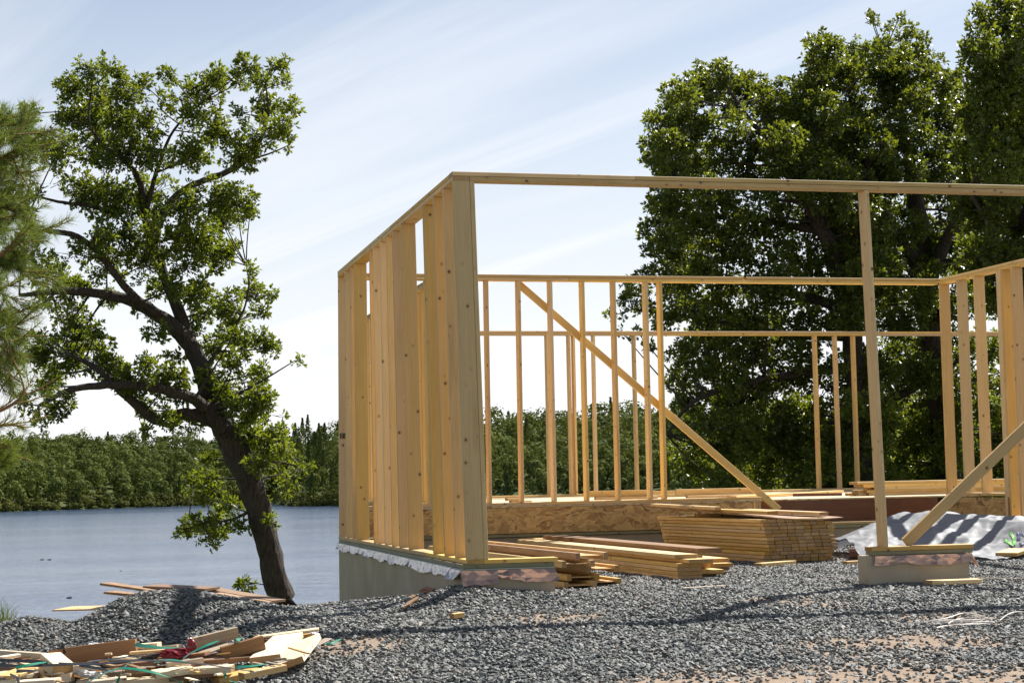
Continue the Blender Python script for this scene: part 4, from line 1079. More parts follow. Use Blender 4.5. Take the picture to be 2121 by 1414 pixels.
# ------------------------------------------------------------------ trees
def leaf_cloud(P, D, size, r, lobes=True, cup=.35):
    "leaves at points P pointing along D; returns verts, hexagon faces"
    n = len(P); D = D/(np.linalg.norm(D, axis=1)[:, None]+1e-9)
    R = r.standard_normal((n, 3)); S = np.cross(D, R); S /= np.linalg.norm(S, axis=1)[:, None]+1e-9
    N = np.cross(S, D); L = size*(.7+.6*r.random(n))
    half = np.array([(0, 0, 0), (.22, .16, 0), (.38, .10, 0), (.55, .30, 0), (.72, .13, 0), (1, 0, 0)]) if lobes else np.array([(0, 0, 0), (.2, .17, 0), (.4, .25, 0), (.6, .24, 0), (.82, .13, 0), (1, 0, 0)])
    if not lobes:       # far crowns: one folded kite a leaf
        q = [P, P+L[:, None]*(.45*D+.27*S+.10*N), P+L[:, None]*(D-.18*N), P+L[:, None]*(.55*D-.27*S+.10*N)]
        return np.stack(q, 1).reshape(-1, 3), np.arange(4*n).reshape(-1, 4)
    bend = np.array([0, 0, .0, -.04, -.10, -.22])
    V = np.zeros((n, 12, 3)); lift = cup*.5
    for h, sg in ((0, 1), (1, -1)):
        for k in range(6):
            a, w = half[k, 0], half[k, 1]*sg
            V[:, h*6+k] = P+L[:, None]*(a*D+w*S*(1-lift*.3)+(abs(w)*cup+bend[k])*N)
    idx = np.arange(n)[:, None]*12
    F = np.concatenate([idx+np.arange(6)[None], idx+np.array([11, 10, 9, 8, 7, 6])[None]], 0)
    return V.reshape(-1, 3), F
def make_tree(name, label, trunk_paths, blobs, Z0, leaf, mat, seed, dens=1.0, thick=1.0, tint=(.2, 1.0), twigs=True, gap=.25, cat='tree', lobes=True, connect=True, sub=7):
    """trunk_paths: lists of (px, py, width px, depth offset m); blobs: (px, py, radius px[, depth offset]).
    Everything gets its real place at about Z0 metres from the camera."""
    r = np.random.default_rng(seed); mpp = Z0/CF
    TV, TF = [], []; nodes = []; PM = []
    for path in trunk_paths:
        P = np.array([at(p[0], p[1], Z0+p[3]) for p in path]); R = np.array([p[2]*mpp/2*.90 for p in path])
        C = spline(np.column_stack([P, R]), 5); C[:, :3] += r.normal(0, .012*thick, C[:, :3].shape)*(C[:, 3:]*6)
        pv, pf = [], []; tube(pv, pf, C[:, :3], np.maximum(C[:, 3], .006), 10); PM.append((pv[0], pf[0]))
        nodes.append(C)
    nodes = np.vstack(nodes)
    LP, LD, LT = [], [], []
    for b in blobs:
        x, y, rad = b[:3]; dzs = [b[3]] if len(b) > 3 else [r.uniform(-1, 1)*thick]
        for dz_ in dzs:
            c = at(x, y, Z0+dz_); R = rad*mpp
            if connect:
                dist = np.linalg.norm(nodes[:, :3]-c, axis=1)+np.maximum(0, nodes[:, 2]-c[2])*1.0; k = dist.argmin(); nd = nodes[k]
                mid = (nd[:3]*.5+c*.5)+np.array([0, 0, -.015])*np.linalg.norm(nd[:3]-c)+r.normal(0, .06*R, 3)
                path = spline(np.array([nd[:3], mid, c]), 4); r0 = min(nd[3]*.55, .012*thick+.02*np.linalg.norm(nd[:3]-c)*.5)
                tube(TV, TF, path, np.linspace(max(r0, .010*thick), .006*thick, len(path)), 5)
            # twig ends through the blob
            nt = max(4, int(dens*30*(rad/(leaf/mpp))**2/sub))
            d = r.standard_normal((nt, 3)); d /= np.linalg.norm(d, axis=1)[:, None]
            rr_ = r.random(nt)**(.45)
            T = c+d*(rr_*R)[:, None]*np.array([1, 1, .85])
            hole = vnoise(T[:, 0]/R*1.1+seed, T[:, 2]/R*1.1+T[:, 1]/R*.7, 1.0, 2); T = T[hole > -.55+gap]
            if twigs:
                for q in T[r.random(len(T)) < (.5 if lobes else .28)]:
                    s = c+(q-c)*r.uniform(.1, .4)+r.normal(0, .05*R, 3)
                    tube(TV, TF, np.array([s, (s+q)/2+r.normal(0, .05*R, 3), q]), np.array([.006, .004, .003])*thick, 3)
            shade = .5+.35*r.standard_normal()*.5
            for q in T:
                k = r.integers(sub-2, sub+3); o = (q-c)/(R+1e-6)
                dirs = r.standard_normal((k, 3))*.8+o*.7+np.array([0, 0, .12])
                LP.append(q+dirs*leaf*.16); LD.append(dirs); LT.append(np.clip(r.normal(shade, .22, k), 0, 1))
    LP, LD, LT = np.vstack(LP), np.vstack(LD), np.concatenate(LT)
    V, F = leaf_cloud(LP, LD, leaf, r, lobes)
    base = np.array(at(trunk_paths[0][0][0], trunk_paths[0][0][1], Z0+trunk_paths[0][0][3]))
    root = empty(name, Vector(base), label, cat)
    org = base
    tr = None
    for i, (pv, pf) in enumerate(PM):
        nm = 'trunk' if i == 0 else 'limb'
        o = bpy.data.objects.new(nm, big_mesh(nm, pv-org, pf, BARK, True)); o.parent = root if i == 0 else tr; col.objects.link(o)
        if i == 0: tr = o
    tw_ = bpy.data.objects.new('twigs', big_mesh('twigs', np.vstack(TV)-org, np.vstack(TF), BARK, True)); tw_['kind'] = 'stuff'
    o = bpy.data.objects.new('crown', big_mesh('crown', V-org, F, mat, False, np.concatenate([LT, LT]) if lobes else LT)); o.parent = root; col.objects.link(o); o['kind'] = 'stuff'
    tw_.parent = o; col.objects.link(tw_)
    return root

# leaning oak on the bank
OAK_T = [
    [(600, 1290, 66, 0), (586, 1240, 62, 0), (560, 1150, 56, 0), (528, 1030, 60, 0), (497, 950, 66, 0), (468, 895, 60, .1), (440, 845, 48, .2), (420, 770, 42, .3), (385, 705, 40, .3), (345, 665, 34, .3), (285, 630, 28, .2), (205, 608, 22, 0), (120, 603, 16, -.3), (40, 612, 9, -.6)],
    [(478, 905, 48, 0), (440, 868, 40, -.2), (385, 858, 30, -.4), (323, 868, 26, -.5), (262, 820, 20, -.7), (210, 770, 14, -.9), (150, 735, 8, -1.1)],
    [(462, 890, 34, -.2), (420, 838, 28, -.5), (370, 815, 24, -.8), (310, 802, 21, -1.0), (240, 797, 18, -1.2), (150, 806, 14, -1.4), (80, 840, 8, -1.5)],
    [(400, 730, 34, .3), (375, 658, 30, .5), (352, 600, 27, .6), (330, 545, 25, .6), (312, 500, 23, .5), (300, 440, 20, .4), (292, 385, 16, .3), (270, 345, 12, .2), (215, 300, 8, 0), (185, 255, 5, 0), (190, 180, 3, 0)],
    [(314, 505, 20, .5), (345, 430, 18, .7), (391, 387, 16, .8), (446, 366, 15, .9), (500, 340, 13, .9), (535, 297, 10, .9), (555, 240, 6, .9), (550, 170, 3, .8)],
    [(330, 650, 22, .2), (267, 604, 18, -.2), (213, 535, 15, -.4), (160, 490, 13, -.6), (90, 475, 12, -.8), (30, 446, 8, -.9)],
    [(300, 440, 13, .4), (330, 340, 9, .2), (360, 270, 6, 0), (420, 210, 4, 0)],
    [(230, 440, 10, .2), (180, 425, 9, 0), (120, 418, 7, 0), (60, 400, 4, 0)],
    [(420, 770, 14, .3), (470, 700, 8, .5), (505, 640, 5, .6), (515, 590, 3.5, .6), (510, 550, 2, .6)],
    [(505, 960, 12, 0), (560, 955, 7, -.2), (620, 965, 3, -.3)],
    [(535, 1050, 10, 0), (480, 1075, 6, -.2), (420, 1085, 4, -.3), (365, 1100, 2, -.3)],
    [(585, 1225, 5, 0), (555, 1212, 3, -.2), (515, 1205, 2, -.3)],
]
OAK_B = [(190, 148, 44), (232, 140, 22), (150, 185, 34), (205, 205, 46), (255, 195, 36), (292, 170, 20), (62, 236, 22), (105, 245, 26), (140, 240, 34), (190, 245, 44),
    (352, 155, 20), (372, 200, 38), (420, 190, 46), (452, 160, 26), (325, 215, 34), (410, 245, 42), (300, 255, 46), (250, 255, 38), (510, 140, 28), (577, 135, 22), (548, 175, 32), (590, 172, 20), (492, 172, 18),
    (500, 235, 26), (560, 225, 36), (602, 222, 20), (540, 280, 44), (590, 270, 26), (450, 275, 36), (500, 320, 40), (600, 300, 14),
    (120, 312, 46), (60, 305, 40), (30, 270, 30), (200, 300, 50), (255, 325, 50), (330, 310, 50), (400, 320, 44), (100, 385, 40), (55, 415, 36), (170, 395, 44), (235, 420, 55), (310, 405, 55), (380, 425, 55), (440, 405, 40), (490, 420, 40), (518, 440, 20),
    (460, 462, 44), (400, 490, 52), (330, 490, 56), (250, 490, 52), (190, 500, 44), (150, 525, 34), (300, 548, 48), (222, 555, 42), (385, 560, 44), (440, 530, 42), (478, 512, 20), (362, 600, 26), (90, 560, 38), (45, 520, 36), (135, 580, 30),
    (512, 562, 20), (520, 600, 30), (472, 622, 26), (560, 612, 16), (430, 645, 30), (482, 670, 34), (540, 645, 20), (402, 680, 24), (505, 712, 26), (562, 720, 22), (612, 746, 14), (540, 700, 26), (440, 722, 30), (325, 690, 24),
    (200, 680, 24), (150, 660, 38), (105, 690, 34), (200, 715, 32), (140, 745, 38), (222, 762, 28), (300, 765, 32), (340, 800, 26), (262, 790, 30), (95, 800, 28), (112, 850, 26), (70, 850, 24), (45, 835, 22), (85, 870, 14), (80, 740, 30),
    (372, 780, 24), (432, 780, 28), (482, 760, 36), (522, 790, 32), (482, 812, 40), (540, 832, 32), (562, 860, 28), (300, 850, 22), (308, 888, 16), (370, 880, 22), (592, 890, 16), (522, 900, 40), (562, 930, 36), (600, 960, 30), (640, 966, 12), (500, 850, 36), (562, 990, 26), (592, 1010, 20),
    (430, 950, 20), (402, 1000, 26), (432, 1020, 26), (470, 1050, 30), (420, 1080, 24), (372, 1100, 12), (440, 1110, 16), (510, 1210, 18), (540, 1050, 24), (560, 1080, 14)]
OAK_B = [(x, y, r_*(1.08 if y < 560 else 1.05)) for x, y, r_ in OAK_B]
OAK_B += [(170, 690, 40), (120, 655, 36), (180, 745, 36), (240, 770, 34), (150, 715, 38), (90, 715, 34), (270, 800, 30), (110, 775, 30), (210, 745, 30), (130, 830, 26), (320, 830, 26), (340, 770, 26), (290, 795, 30), (95, 610, 40), (150, 600, 34), (230, 620, 24), (300, 650, 22), (400, 610, 34), (420, 600, 30), (330, 600, 26), (400, 880, 24), (350, 870, 22), (460, 830, 36), (450, 790, 36), (360, 740, 20), (480, 700, 30), (520, 860, 36), (470, 640, 26), (380, 820, 26), (540, 770, 24), (570, 900, 30), (590, 930, 26), (540, 960, 30), (610, 985, 22), (430, 990, 24), (455, 1075, 22), (395, 1095, 16), (380, 1098, 18), (410, 1102, 22), (450, 1095, 24), (480, 1075, 28), (440, 1120, 18), (400, 1075, 20), (500, 1090, 18)]
make_tree('oak_tree', 'leaning oak with crooked trunk on the lake bank beside the gravel mound', OAK_T, OAK_B, 30.0, .090, OAKLEAF, 11, dens=1.6, thick=1.3, gap=.34)
# a few withered leaves on it
# big oaks beyond the house
r0 = np.random.default_rng(5)
BT1 = [
    [(1975, 1090, 70, 0), (1962, 960, 62, 0), (1945, 800, 58, 0), (1925, 660, 56, 0), (1905, 560, 50, 0), (1905, 470, 44, .2), (1890, 380, 34, .4), (1880, 300, 24, .5), (1860, 200, 14, .5), (1830, 110, 6, .5)],
    [(1915, 600, 40, 0), (1960, 500, 30, -.5), (2000, 420, 24, -.8), (2040, 330, 16, -1), (2070, 240, 8, -1)],
    [(1905, 560, 34, 0), (1850, 470, 26, -.4), (1790, 380, 20, -.6), (1720, 300, 14, -.8), (1650, 230, 7, -.8)],
    [(1945, 760, 26, 0), (1860, 820, 20, -.4), (1780, 840, 13, -.8), (1700, 835, 8, -1)],
    [(1925, 640, 22, 0), (1850, 560, 16, .6), (1790, 500, 9, 1)],
]
BT2 = [
    [(1790, 1090, 60, 0), (1785, 960, 52, 0), (1775, 820, 48, 0), (1765, 700, 46, 0), (1745, 600, 42, 0), (1715, 500, 36, -.2), (1660, 400, 28, -.3), (1600, 310, 18, -.4), (1540, 230, 9, -.4), (1500, 170, 5, -.4)],
    [(1755, 640, 34, 0), (1690, 620, 24, .3), (1600, 600, 18, .6), (1510, 580, 13, .8), (1420, 550, 9, 1.0), (1370, 500, 5, 1)],
    [(1770, 760, 28, 0), (1680, 770, 20, -.4), (1560, 790, 15, -.7), (1440, 830, 10, -1), (1380, 900, 6, -1)],
    [(1740, 580, 26, 0), (1780, 480, 20, .4), (1800, 380, 13, .6), (1790, 290, 7, .6)],
    [(1700, 480, 20, 0), (1600, 460, 14, .5), (1500, 420, 9, .7), (1400, 360, 5, .8)],
    [(1765, 700, 22, 0), (1620, 690, 15, .5), (1450, 660, 9, .8), (1310, 640, 5, 1)],
]
def fill(polys, n, rmin, rmax, r, thick):
    "scatter blobs inside outlined crown areas"
    out = []
    P = np.array(polys, float); x0, y0 = P.min(0); x1, y1 = P.max(0)
    def inside(x, y):
        c = False; m = len(P)
        for i in range(m):
            a, b = P[i], P[(i+1) % m]
            if (a[1] > y) != (b[1] > y) and x < (b[0]-a[0])*(y-a[1])/(b[1]-a[1])+a[0]: c = not c
        return c
    k = 0
    while len(out) < n and k < n*40:
        k += 1; x, y = r.uniform(x0, x1), r.uniform(y0, y1)
        if inside(x, y):
            rad = r.uniform(rmin, rmax)
            if all((x-o[0])**2+(y-o[1])**2 > (.62*(rad+o[2]))**2*.55 or abs(o[3]) > 5 for o in out[-200:]): out.append((x, y, rad, r.uniform(-1, 1)*thick))
    return out
edge2 = [(1470, 165, 34), (1510, 160, 34), (1440, 200, 32), (1540, 190, 34), (1420, 240, 34), (1370, 265, 30), (1355, 245, 16), (1350, 300, 22), (1385, 300, 26), (1420, 300, 34), (1590, 190, 26), (1600, 230, 36), (1360, 410, 22), (1345, 470, 22), (1375, 440, 26), (1360, 520, 22), (1400, 520, 34), (1320, 600, 24), (1280, 650, 20), (1300, 620, 20), (1340, 570, 22), (1330, 640, 30), (1390, 590, 34), (1290, 690, 16), (1380, 660, 34), (1440, 640, 34), (1420, 720, 30), (1345, 248, 13), (1338, 292, 13), (1398, 214, 16), (1412, 186, 14), (1450, 140, 15), (1494, 138, 16), (1560, 164, 18), (1622, 172, 17), (1350, 335, 15), (1372, 358, 20), (1332, 482, 14), (1338, 516, 14), (1366, 558, 20), (1346, 430, 14), (1390, 480, 26), (1300, 585, 14), (1266, 655, 12), (1322, 690, 16), (1402, 385, 24), (1620, 215, 30), (1650, 240, 34), (1640, 300, 40), (1680, 330, 40), (1660, 380, 40), (1630, 260, 36), (1345, 720, 16), (1470, 760, 30), (1450, 560, 34)]
edge1 = [(1810, 45, 14), (1845, 60, 20), (1880, 70, 26), (1820, 95, 28), (1900, 110, 24), (1860, 120, 34), (1690, 95, 20), (1725, 100, 22), (1700, 140, 26), (1680, 180, 34), (1740, 150, 32), (1780, 140, 32), (1660, 210, 26), (1900, 150, 26), (1830, 170, 38), (1900, 210, 34), (1960, 170, 26), (1800, 28, 9), (1862, 38, 12), (1915, 82, 14), (1672, 80, 12), (1700, 72, 12), (1655, 170, 18), (1930, 150, 16), (1985, 160, 15), (1960, 230, 26), (2000, 240, 24)]
BB2 = edge2+fill([(1400, 190), (1500, 150), (1600, 220), (1720, 240), (1820, 250), (1830, 620), (1700, 700), (1480, 700), (1400, 620), (1380, 480), (1360, 300)], 120, 34, 52, r0, 2.2)
BB2 += fill([(1420, 700), (1560, 680), (1720, 720), (1840, 760), (1840, 1000), (1430, 1000), (1440, 860), (1400, 780)], 90, 34, 52, r0, 2.0)
BB1 = edge1+fill([(1660, 220), (1700, 110), (1800, 100), (1900, 110), (1970, 180), (2020, 300), (2040, 640), (1900, 700), (1780, 640), (1720, 420)], 78, 34, 52, r0, 2.2)
BB1 += fill([(1780, 760), (1900, 700), (2050, 700), (2121, 740), (2160, 1000), (1800, 1000)], 80, 34, 54, r0, 2.0)
make_tree('oak_tree', 'broad oak beyond the house floor, its crown reaching out toward the lake', BT2, BB2, 41.0, .105, OAKLEAF2, 21, dens=1.35, lobes=False, thick=1.6, gap=.22)
make_tree('oak_tree', 'tall oak beyond the house, its trunk straight behind the farthest stud wall', BT1, BB1, 43.0, .105, OAKLEAF2, 31, dens=1.35, lobes=False, thick=1.6, gap=.22)
BT3 = [[(2190, 1090, 74, 0), (2185, 900, 64, 0), (2170, 700, 60, 0), (2150, 520, 50, 0), (2130, 360, 38, .2), (2110, 220, 24, .3), (2090, 100, 12, .3), (2080, 20, 6, .3)], [(2165, 640, 36, 0), (2100, 560, 24, -.5), (2050, 470, 14, -.8), (2010, 400, 7, -.8)], [(2150, 500, 30, 0), (2090, 400, 20, .5), (2040, 310, 12, .7), (2010, 220, 6, .7)]]
BB3 = [(2075, 15, 34), (2110, 10, 40), (2040, 50, 36), (2085, 60, 44), (2020, 105, 28), (2060, 110, 44), (2000, 105, 14), (2005, 130, 22), (2040, 160, 40), (2020, 200, 34), (2110, 130, 50), (2090, 180, 50), (2000, 190, 18), (1992, 150, 11), (1988, 96, 9), (2030, 20, 16), (2056, -10, 20), (1996, 230, 14), (2010, 75, 14)]
BB3 += fill([(2000, 230), (2070, 200), (2130, 260), (2140, 700), (2060, 640), (2010, 480)], 40, 38, 54, r0, 1.8)
BB3 += fill([(2060, 20), (2240, -60), (2320, 200), (2320, 900), (2200, 1000), (2090, 620), (2010, 520), (2010, 260)], 64, 40, 58, r0, 2.0)
make_tree('oak_tree', 'dark leafy tree cut by the picture edge above the garage wall', BT3, BB3, 37.0, .105, OAKLEAF2, 41, dens=1.3, lobes=False, thick=1.6, gap=.20)
# undergrowth below the oaks
UB = fill([(1400, 860), (1500, 820), (1640, 860), (1800, 840), (2121, 830), (2200, 1040), (1440, 1030)], 60, 34, 56, r0, 1.5)
make_tree('shrub_thicket', 'dark thicket of shrubs below the big oaks beyond the house floor', [[(1650, 1100, 14, 0), (1640, 1000, 10, 0), (1620, 900, 6, 0)], [(1850, 1100, 14, 0), (1850, 980, 10, 0), (1870, 880, 6, 0)], [(2050, 1100, 14, 0), (2060, 980, 10, 0), (2060, 880, 6, 0)]], UB, 47.0, .15, OAKLEAF2, 51, dens=1.0, lobes=False, thick=1.6, cat='thicket')

# ------------------------------------------------------------------ pine boughs reaching in
def pine():
    r = np.random.default_rng(8); Z0 = 10.5
    TV, TF = [], []; N0, N1, NT_ = [], [], []
    def needles(P, n, L, tone):
        "brush of needles along the polyline P"
        P = np.asarray(P); m = len(P); k = r.random(n)*(m-1); i = k.astype(int); f = (k-i)[:, None]
        b = P[i]*(1-f)+P[np.minimum(i+1, m-1)]*f
        t = P[np.minimum(i+1, m-1)]-P[i]; t /= np.linalg.norm(t, axis=1)[:, None]+1e-9
        d = r.standard_normal((n, 3)); d -= (d*t).sum(1)[:, None]*t; d /= np.linalg.norm(d, axis=1)[:, None]
        d = d*r.uniform(.45, .85, n)[:, None]+t*r.uniform(.5, 1.0, n)[:, None]+np.array([0, 0, -.05])
        d /= np.linalg.norm(d, axis=1)[:, None]
        N0.append(b); N1.append(b+d*(L*r.uniform(.7, 1.15, n))[:, None]); NT_.append(np.clip(r.normal(tone, .2, n), 0, 1))
    trunk = np.array([at(-260, 1330, Z0), at(-255, 1000, Z0), at(-250, 600, Z0), at(-245, 200, Z0), at(-240, -200, Z0)])
    KV, KF = [], []; tube(KV, KF, spline(trunk, 5), np.linspace(.17, .09, 21), 12)
    boughs = [([(-250, 480), (-60, 430), (5, 330), (45, 290), (90, 252)], -.2, .55), ([(-250, 420), (-60, 380), (30, 340), (90, 300)], .1, .6), ([(-250, 430), (-80, 360), (10, 350), (80, 345)], .3, .6),
              ([(-250, 520), (-60, 470), (40, 438), (95, 425)], -.1, .55), ([(-250, 700), (-60, 590), (60, 515), (130, 485), (190, 468)], -.3, .55), ([(-250, 640), (-60, 570), (50, 545), (125, 560)], .1, .5),
              ([(-250, 730), (-60, 660), (40, 650), (112, 655)], 0, .55), ([(-250, 780), (-60, 720), (50, 690), (100, 735)], -.2, .5), ([(-250, 820), (-60, 750), (20, 745), (80, 765)], .2, .5),
              ([(-250, 960), (-60, 870), (20, 850), (75, 815), (118, 765)], -.2, .8), ([(-250, 1000), (-40, 900), (30, 880), (95, 885)], 0, .75), ([(-250, 1040), (-60, 960), (10, 925), (30, 920)], .1, .9),
              ([(-250, 1080), (-60, 1000), (10, 970), (45, 960)], .2, .6), ([(-250, 380), (-80, 300), (-20, 275), (25, 262)], .2, .7), ([(-250, 600), (-80, 500), (0, 480), (60, 480)], .5, .4), ([(-250, 560), (-80, 420), (0, 400), (70, 395)], .4, .5),
              ([(-250, 660), (-80, 620), (10, 600), (80, 600)], .4, .45), ([(-250, 760), (-80, 690), (0, 680), (60, 700)], .4, .45)]
    boughs += [([(-500-x_-40*r.random(), y_+r.uniform(-40, 40)) for x_, y_ in pth], -of_, tn_) for pth, of_, tn_ in boughs[::2]]
    for bi, (path, off, tone) in enumerate(boughs):
        sparse = bi in (9, 10, 11)
        P = spline(np.array([at(x-(80 if 300 < y < 800 else 36)*(i_/(len(path)-1)), y, Z0+off*1.2+r.normal(0, .05)) for i_, (x, y) in enumerate(path)]), 7); m = len(P)
        tube(TV, TF, P, np.linspace(.018, .004, m), 5)
        needles(P[int(m*.55):], 90 if sparse else 170, .085, tone)
        ns = 6 if sparse else 13
        for k in range(ns):
            i = int(m*r.uniform(.30, .97)); b = P[i]; t = P[min(i+1, m-1)]-P[i-1]; t /= np.linalg.norm(t)
            d = t*r.uniform(.7, 1.1)+r.standard_normal(3)*np.array([.45, .7, .38]); d[2] += .10; d /= np.linalg.norm(d); L = r.uniform(.12, .34)*(1 if not sparse else .8)
            q = np.array([b, b+d*L*.5+np.array([0, 0, -.01]), b+d*L])
            tube(TV, TF, q, np.array([.005, .004, .003]), 4); needles(spline(q, 3), 50 if sparse else 115, .085, tone*r.uniform(.7, 1.15))
            for e in range(2 if not sparse else 1):
                d2 = d*.8+r.standard_normal(3)*.5; d2 /= np.linalg.norm(d2); s = q[1]; L2 = L*.55
                q2 = np.array([s, s+d2*L2*.6, s+d2*L2]); tube(TV, TF, q2, np.array([.004, .003, .0025]), 3); needles(q2, 34 if sparse else 75, .08, tone*r.uniform(.7, 1.1))
    N0, N1, T = np.vstack(N0), np.vstack(N1), np.concatenate(NT_)
    d = N1-N0; s = np.cross(d, r.standard_normal(d.shape)); s /= np.linalg.norm(s, axis=1)[:, None]; w = .0016
    V = np.stack([N0-s*w, N0+s*w, N1], 1).reshape(-1, 3); F = np.arange(len(V)).reshape(-1, 3)
    base = trunk[0]; root = empty('pine_tree', Vector(base), 'long-needled pine whose soft boughs reach in at the picture edge', 'tree')
    o = bpy.data.objects.new('trunk', big_mesh('trunk', np.vstack(KV)-base, np.vstack(KF), BARK, True)); o.parent = root; col.objects.link(o)
    o = bpy.data.objects.new('boughs', big_mesh('boughs', np.vstack(TV)-base, np.vstack(TF), TWIGM, True)); o.parent = root; col.objects.link(o); o['kind'] = 'stuff'
    o = bpy.data.objects.new('needles', big_mesh('needles', V-base, F, NEEDLE, False, T)); o.parent = root; col.objects.link(o); o['kind'] = 'stuff'
pine()

# ------------------------------------------------------------------ far shore
def far_forest():
    r = np.random.default_rng(12)
    def decid(n, seed):
        q = np.random.default_rng(seed); L = 8; C = []
        for i in range(L):
            h = q.uniform(.30, .86); a = q.uniform(0, 6.28); w = .34*(1-((h-.55)/.42)**2*.6); C.append((math.cos(a)*w*q.uniform(.3, 1), math.sin(a)*w*q.uniform(.3, 1), h, q.uniform(.17, .27)))
        C.append((0, 0, .84, .17)); C = np.array(C)
        k = q.integers(0, len(C), n); d = q.standard_normal((n, 3)); d /= np.linalg.norm(d, axis=1)[:, None]; d[:, 2] = np.abs(d[:, 2])*np.where(q.random(n) < .7, 1, -1)
        P = C[k, :3]+d*C[k, 3:4]*q.uniform(.75, 1.05, n)[:, None]
        return P, d, np.clip(.25+.5*(P[:, 2]-.3)+q.normal(0, .18, n), 0, 1)*0+q.normal(.5, .22, n)
    def conif(n, seed):
        q = np.random.default_rng(seed); h = q.random(n)**.75*.95+.04; tier = np.abs(((h*11) % 1)-.5)*2
        w = (1-h)*.36*(.55+.45*tier)+.01; a = q.uniform(0, 6.28, n); rr_ = np.sqrt(q.random(n))
        P = np.stack([np.cos(a)*w*rr_, np.sin(a)*w*rr_, h], 1); d = np.stack([np.cos(a), np.sin(a), -.2+0*a], 1)
        return P, d, q.normal(.15, .12, n)
    D = [decid(430, 100+i) for i in range(7)]; Cn = [conif(300, 200+i) for i in range(3)]
    V, F, T = [], [], []; cnt = 0
    SV, SF, ST = [], [], []; scnt = 0
    def emit(P, d, t, c, H, W, size, q, shr=False):
        nonlocal cnt, scnt
        n = len(P); a = q.uniform(0, 6.28); ca, sa = math.cos(a), math.sin(a)
        R = np.array([[ca, -sa, 0], [sa, ca, 0], [0, 0, 1]])
        X = (P*np.array([W, W, H])) @ R.T+c; dd = d @ R.T
        S = np.cross(dd, q.standard_normal((n, 3))); S /= np.linalg.norm(S, axis=1)[:, None]; U = np.cross(S, dd+q.standard_normal((n, 3))*.22); U /= np.linalg.norm(U, axis=1)[:, None]
        s = size*(.6+.8*q.random(n))[:, None]
        Q = np.stack([X-S*s, X-U*s*.7, X+S*s, X+U*s*.7], 1).reshape(-1, 3)
        if shr: SV.append(Q); SF.append(scnt+np.arange(4*n).reshape(-1, 4)); ST.append(t); scnt += 4*n
        else: V.append(Q); F.append(cnt+np.arange(4*n).reshape(-1, 4)); T.append(t); cnt += 4*n
    px = -260.
    rows = 19
    for row in range(rows):
        px = -320.
        while px < 2440:
            R = float(shore_r(px)); rr_ = R+2.5+row*4.6+r.uniform(-1.8, 1.8)
            if px > 1650 and row > 9: px += 60; continue
            ang = math.atan((px-PW/2)/CF)
            s, d = rr_*math.sin(ang), rr_*math.cos(ang)
            x = CP[0]+d*math.sin(YAW)+s*math.cos(YAW); y = CP[1]+d*math.cos(YAW)-s*math.sin(YAW); z = float(gz(x, y))
            dark = 575 < px < 720
            pc = .5 if dark else (.14 if px > 900 else .08)
            H = r.uniform(4.8, 8.6)*(1.05 if px > 950 else 1.0)
            if row < 2: H *= .75
            hue = r.normal(.5, .34)-(.35 if dark else 0)
            if r.random() < pc:
                P, dd, t = Cn[r.integers(0, 3)]; emit(P, dd, np.clip(t+hue*.3, 0, 1), np.array([x, y, z-.4]), H*r.uniform(1.0, 1.25), H*.95, .275, r)
            else:
                P, dd, t = D[r.integers(0, 7)]; emit(P, dd, np.clip(t*.6+hue*.5, 0, 1), np.array([x, y, z-.6]), H, H*r.uniform(.75, 1.0), .275, r)
            px += r.uniform(3.2, 5.4)/rr_*CF
    # shrubs along the water line
    px = -320.
    while px < 1000:
        R = float(shore_r(px))
        for k in range(3):
            rr_ = R-1+k*1.8+r.uniform(-.6, .6); ang = math.atan((px+r.uniform(-8, 8)-PW/2)/CF); s, d = rr_*math.sin(ang), rr_*math.cos(ang)
            x = CP[0]+d*math.sin(YAW)+s*math.cos(YAW); y = CP[1]+d*math.cos(YAW)-s*math.sin(YAW); z = max(float(gz(x, y)), WATER_Z)
            P, dd, t = D[r.integers(0, 7)]; m = r.choice(len(P), 130, replace=False); H = r.uniform(1.0, 2.6)*(.7+.3*k)
            emit(P[m], dd[m], np.clip(t[m]+.1, 0, 1), np.array([x, y, z-H*.3]), H*1.3, H*1.9, .26, r, True)
        px += r.uniform(10, 20)
    o = bpy.data.objects.new('forest', big_mesh('forest', np.vstack(V), np.vstack(F), FARLEAF, False, np.concatenate(T))); link(o); tag(o, 'green mixed forest on the hills across the lake', kind='stuff')
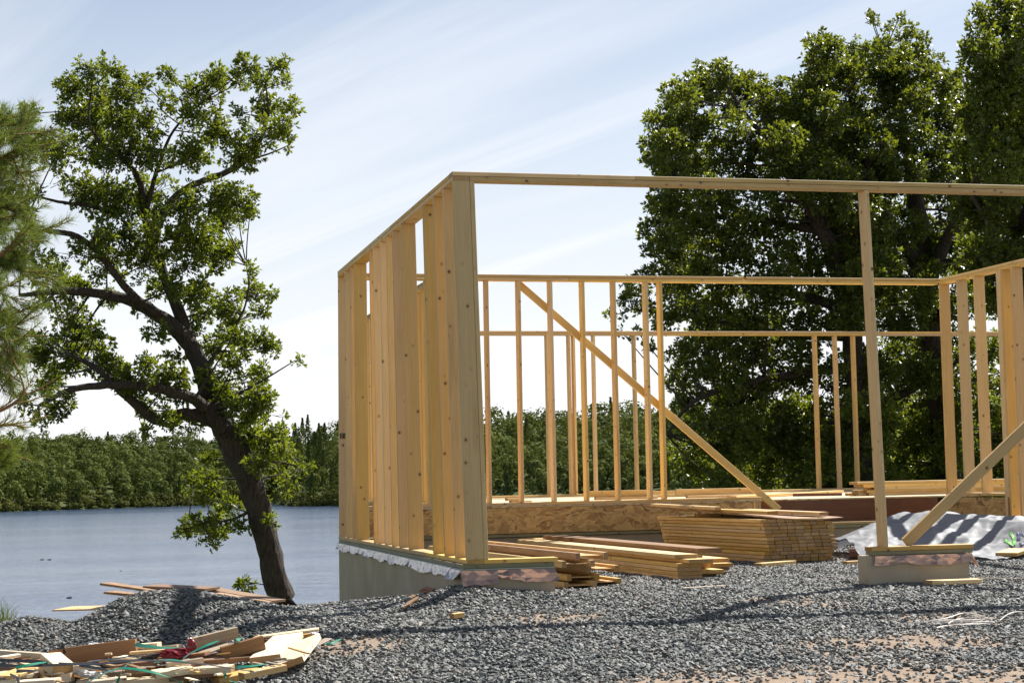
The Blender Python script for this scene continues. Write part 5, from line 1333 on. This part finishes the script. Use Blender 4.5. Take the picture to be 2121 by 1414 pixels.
    o = bpy.data.objects.new('shoreline_vegetation', big_mesh('shoreline_vegetation', np.vstack(SV), np.vstack(SF), SHRUBLEAF, False, np.concatenate(ST))); link(o); tag(o, 'yellow green shrubs lining the far water edge', kind='stuff')
far_forest()

# ------------------------------------------------------------------ grass by the mound, things afloat
def grass():
    r = np.random.default_rng(3); V, F, T = [], [], []; n = 0
    for k in range(900):
        px = r.uniform(-60, 42)*1.0; Z = r.uniform(13.4, 15.0)
        b = at(px, 1300, Z); z = float(gz(b[0], b[1])); b = np.array([b[0], b[1], z-.01]); L = r.uniform(.10, .34)*(1 if px < 20 else .6); d = np.array([r.normal(0, .3), r.normal(0, .3), 1]); d /= np.linalg.norm(d)
        s = np.cross(d, r.standard_normal(3)); s /= np.linalg.norm(s); w = .003
        mid = b+d*L*.6; tip = b+d*L+np.array([r.normal(0, .05), r.normal(0, .05), -.02])
        V += [b-s*w, b+s*w, mid+s*w*.8, mid-s*w*.8, tip]; F += [(n, n+1, n+2), (n, n+2, n+3), (n+3, n+2, n+4)]; T += [r.random()]*3; n += 5
    o = bpy.data.objects.new('grass', big_mesh('grass', np.array(V), np.array(F), GRASSM, False, T)); link(o); tag(o, 'tuft of grass behind the gravel by the water', kind='stuff')
grass()
for px, py, w, lab in ((143, 1238, 13, 'small dark floating object with a raised end nearest the mound'), (87, 1159, 9, 'tiny dark floating speck farther out on the lake'), (102, 1159, 9, 'tiny dark floating speck beside another farther out on the lake'), (250, 1182, 5, 'lone tiny dark speck floating in mid lake')):
    q = on_z(px, py, WATER_Z); dist = float((np.array(q)-CP) @ FW); s = w*dist/CF/2
    bm = bmesh.new(); bmesh.ops.create_icosphere(bm, subdivisions=2, radius=1)
    for v in bm.verts:
        v.co = Vector((v.co.x*s, v.co.y*s*.5, max(v.co.z, -.3)*s*.45+(s*.35*max(0, v.co.x)**3)))
    me = bpy.data.meshes.new('floating_wood'); bm.to_mesh(me); bm.free(); me.materials.append(DEBRISM)
    o = bpy.data.objects.new('floating_wood', me); o.location = (q[0], q[1], WATER_Z); o.rotation_euler = (0, 0, -YAW); link(o); tag(o, lab, 'driftwood')
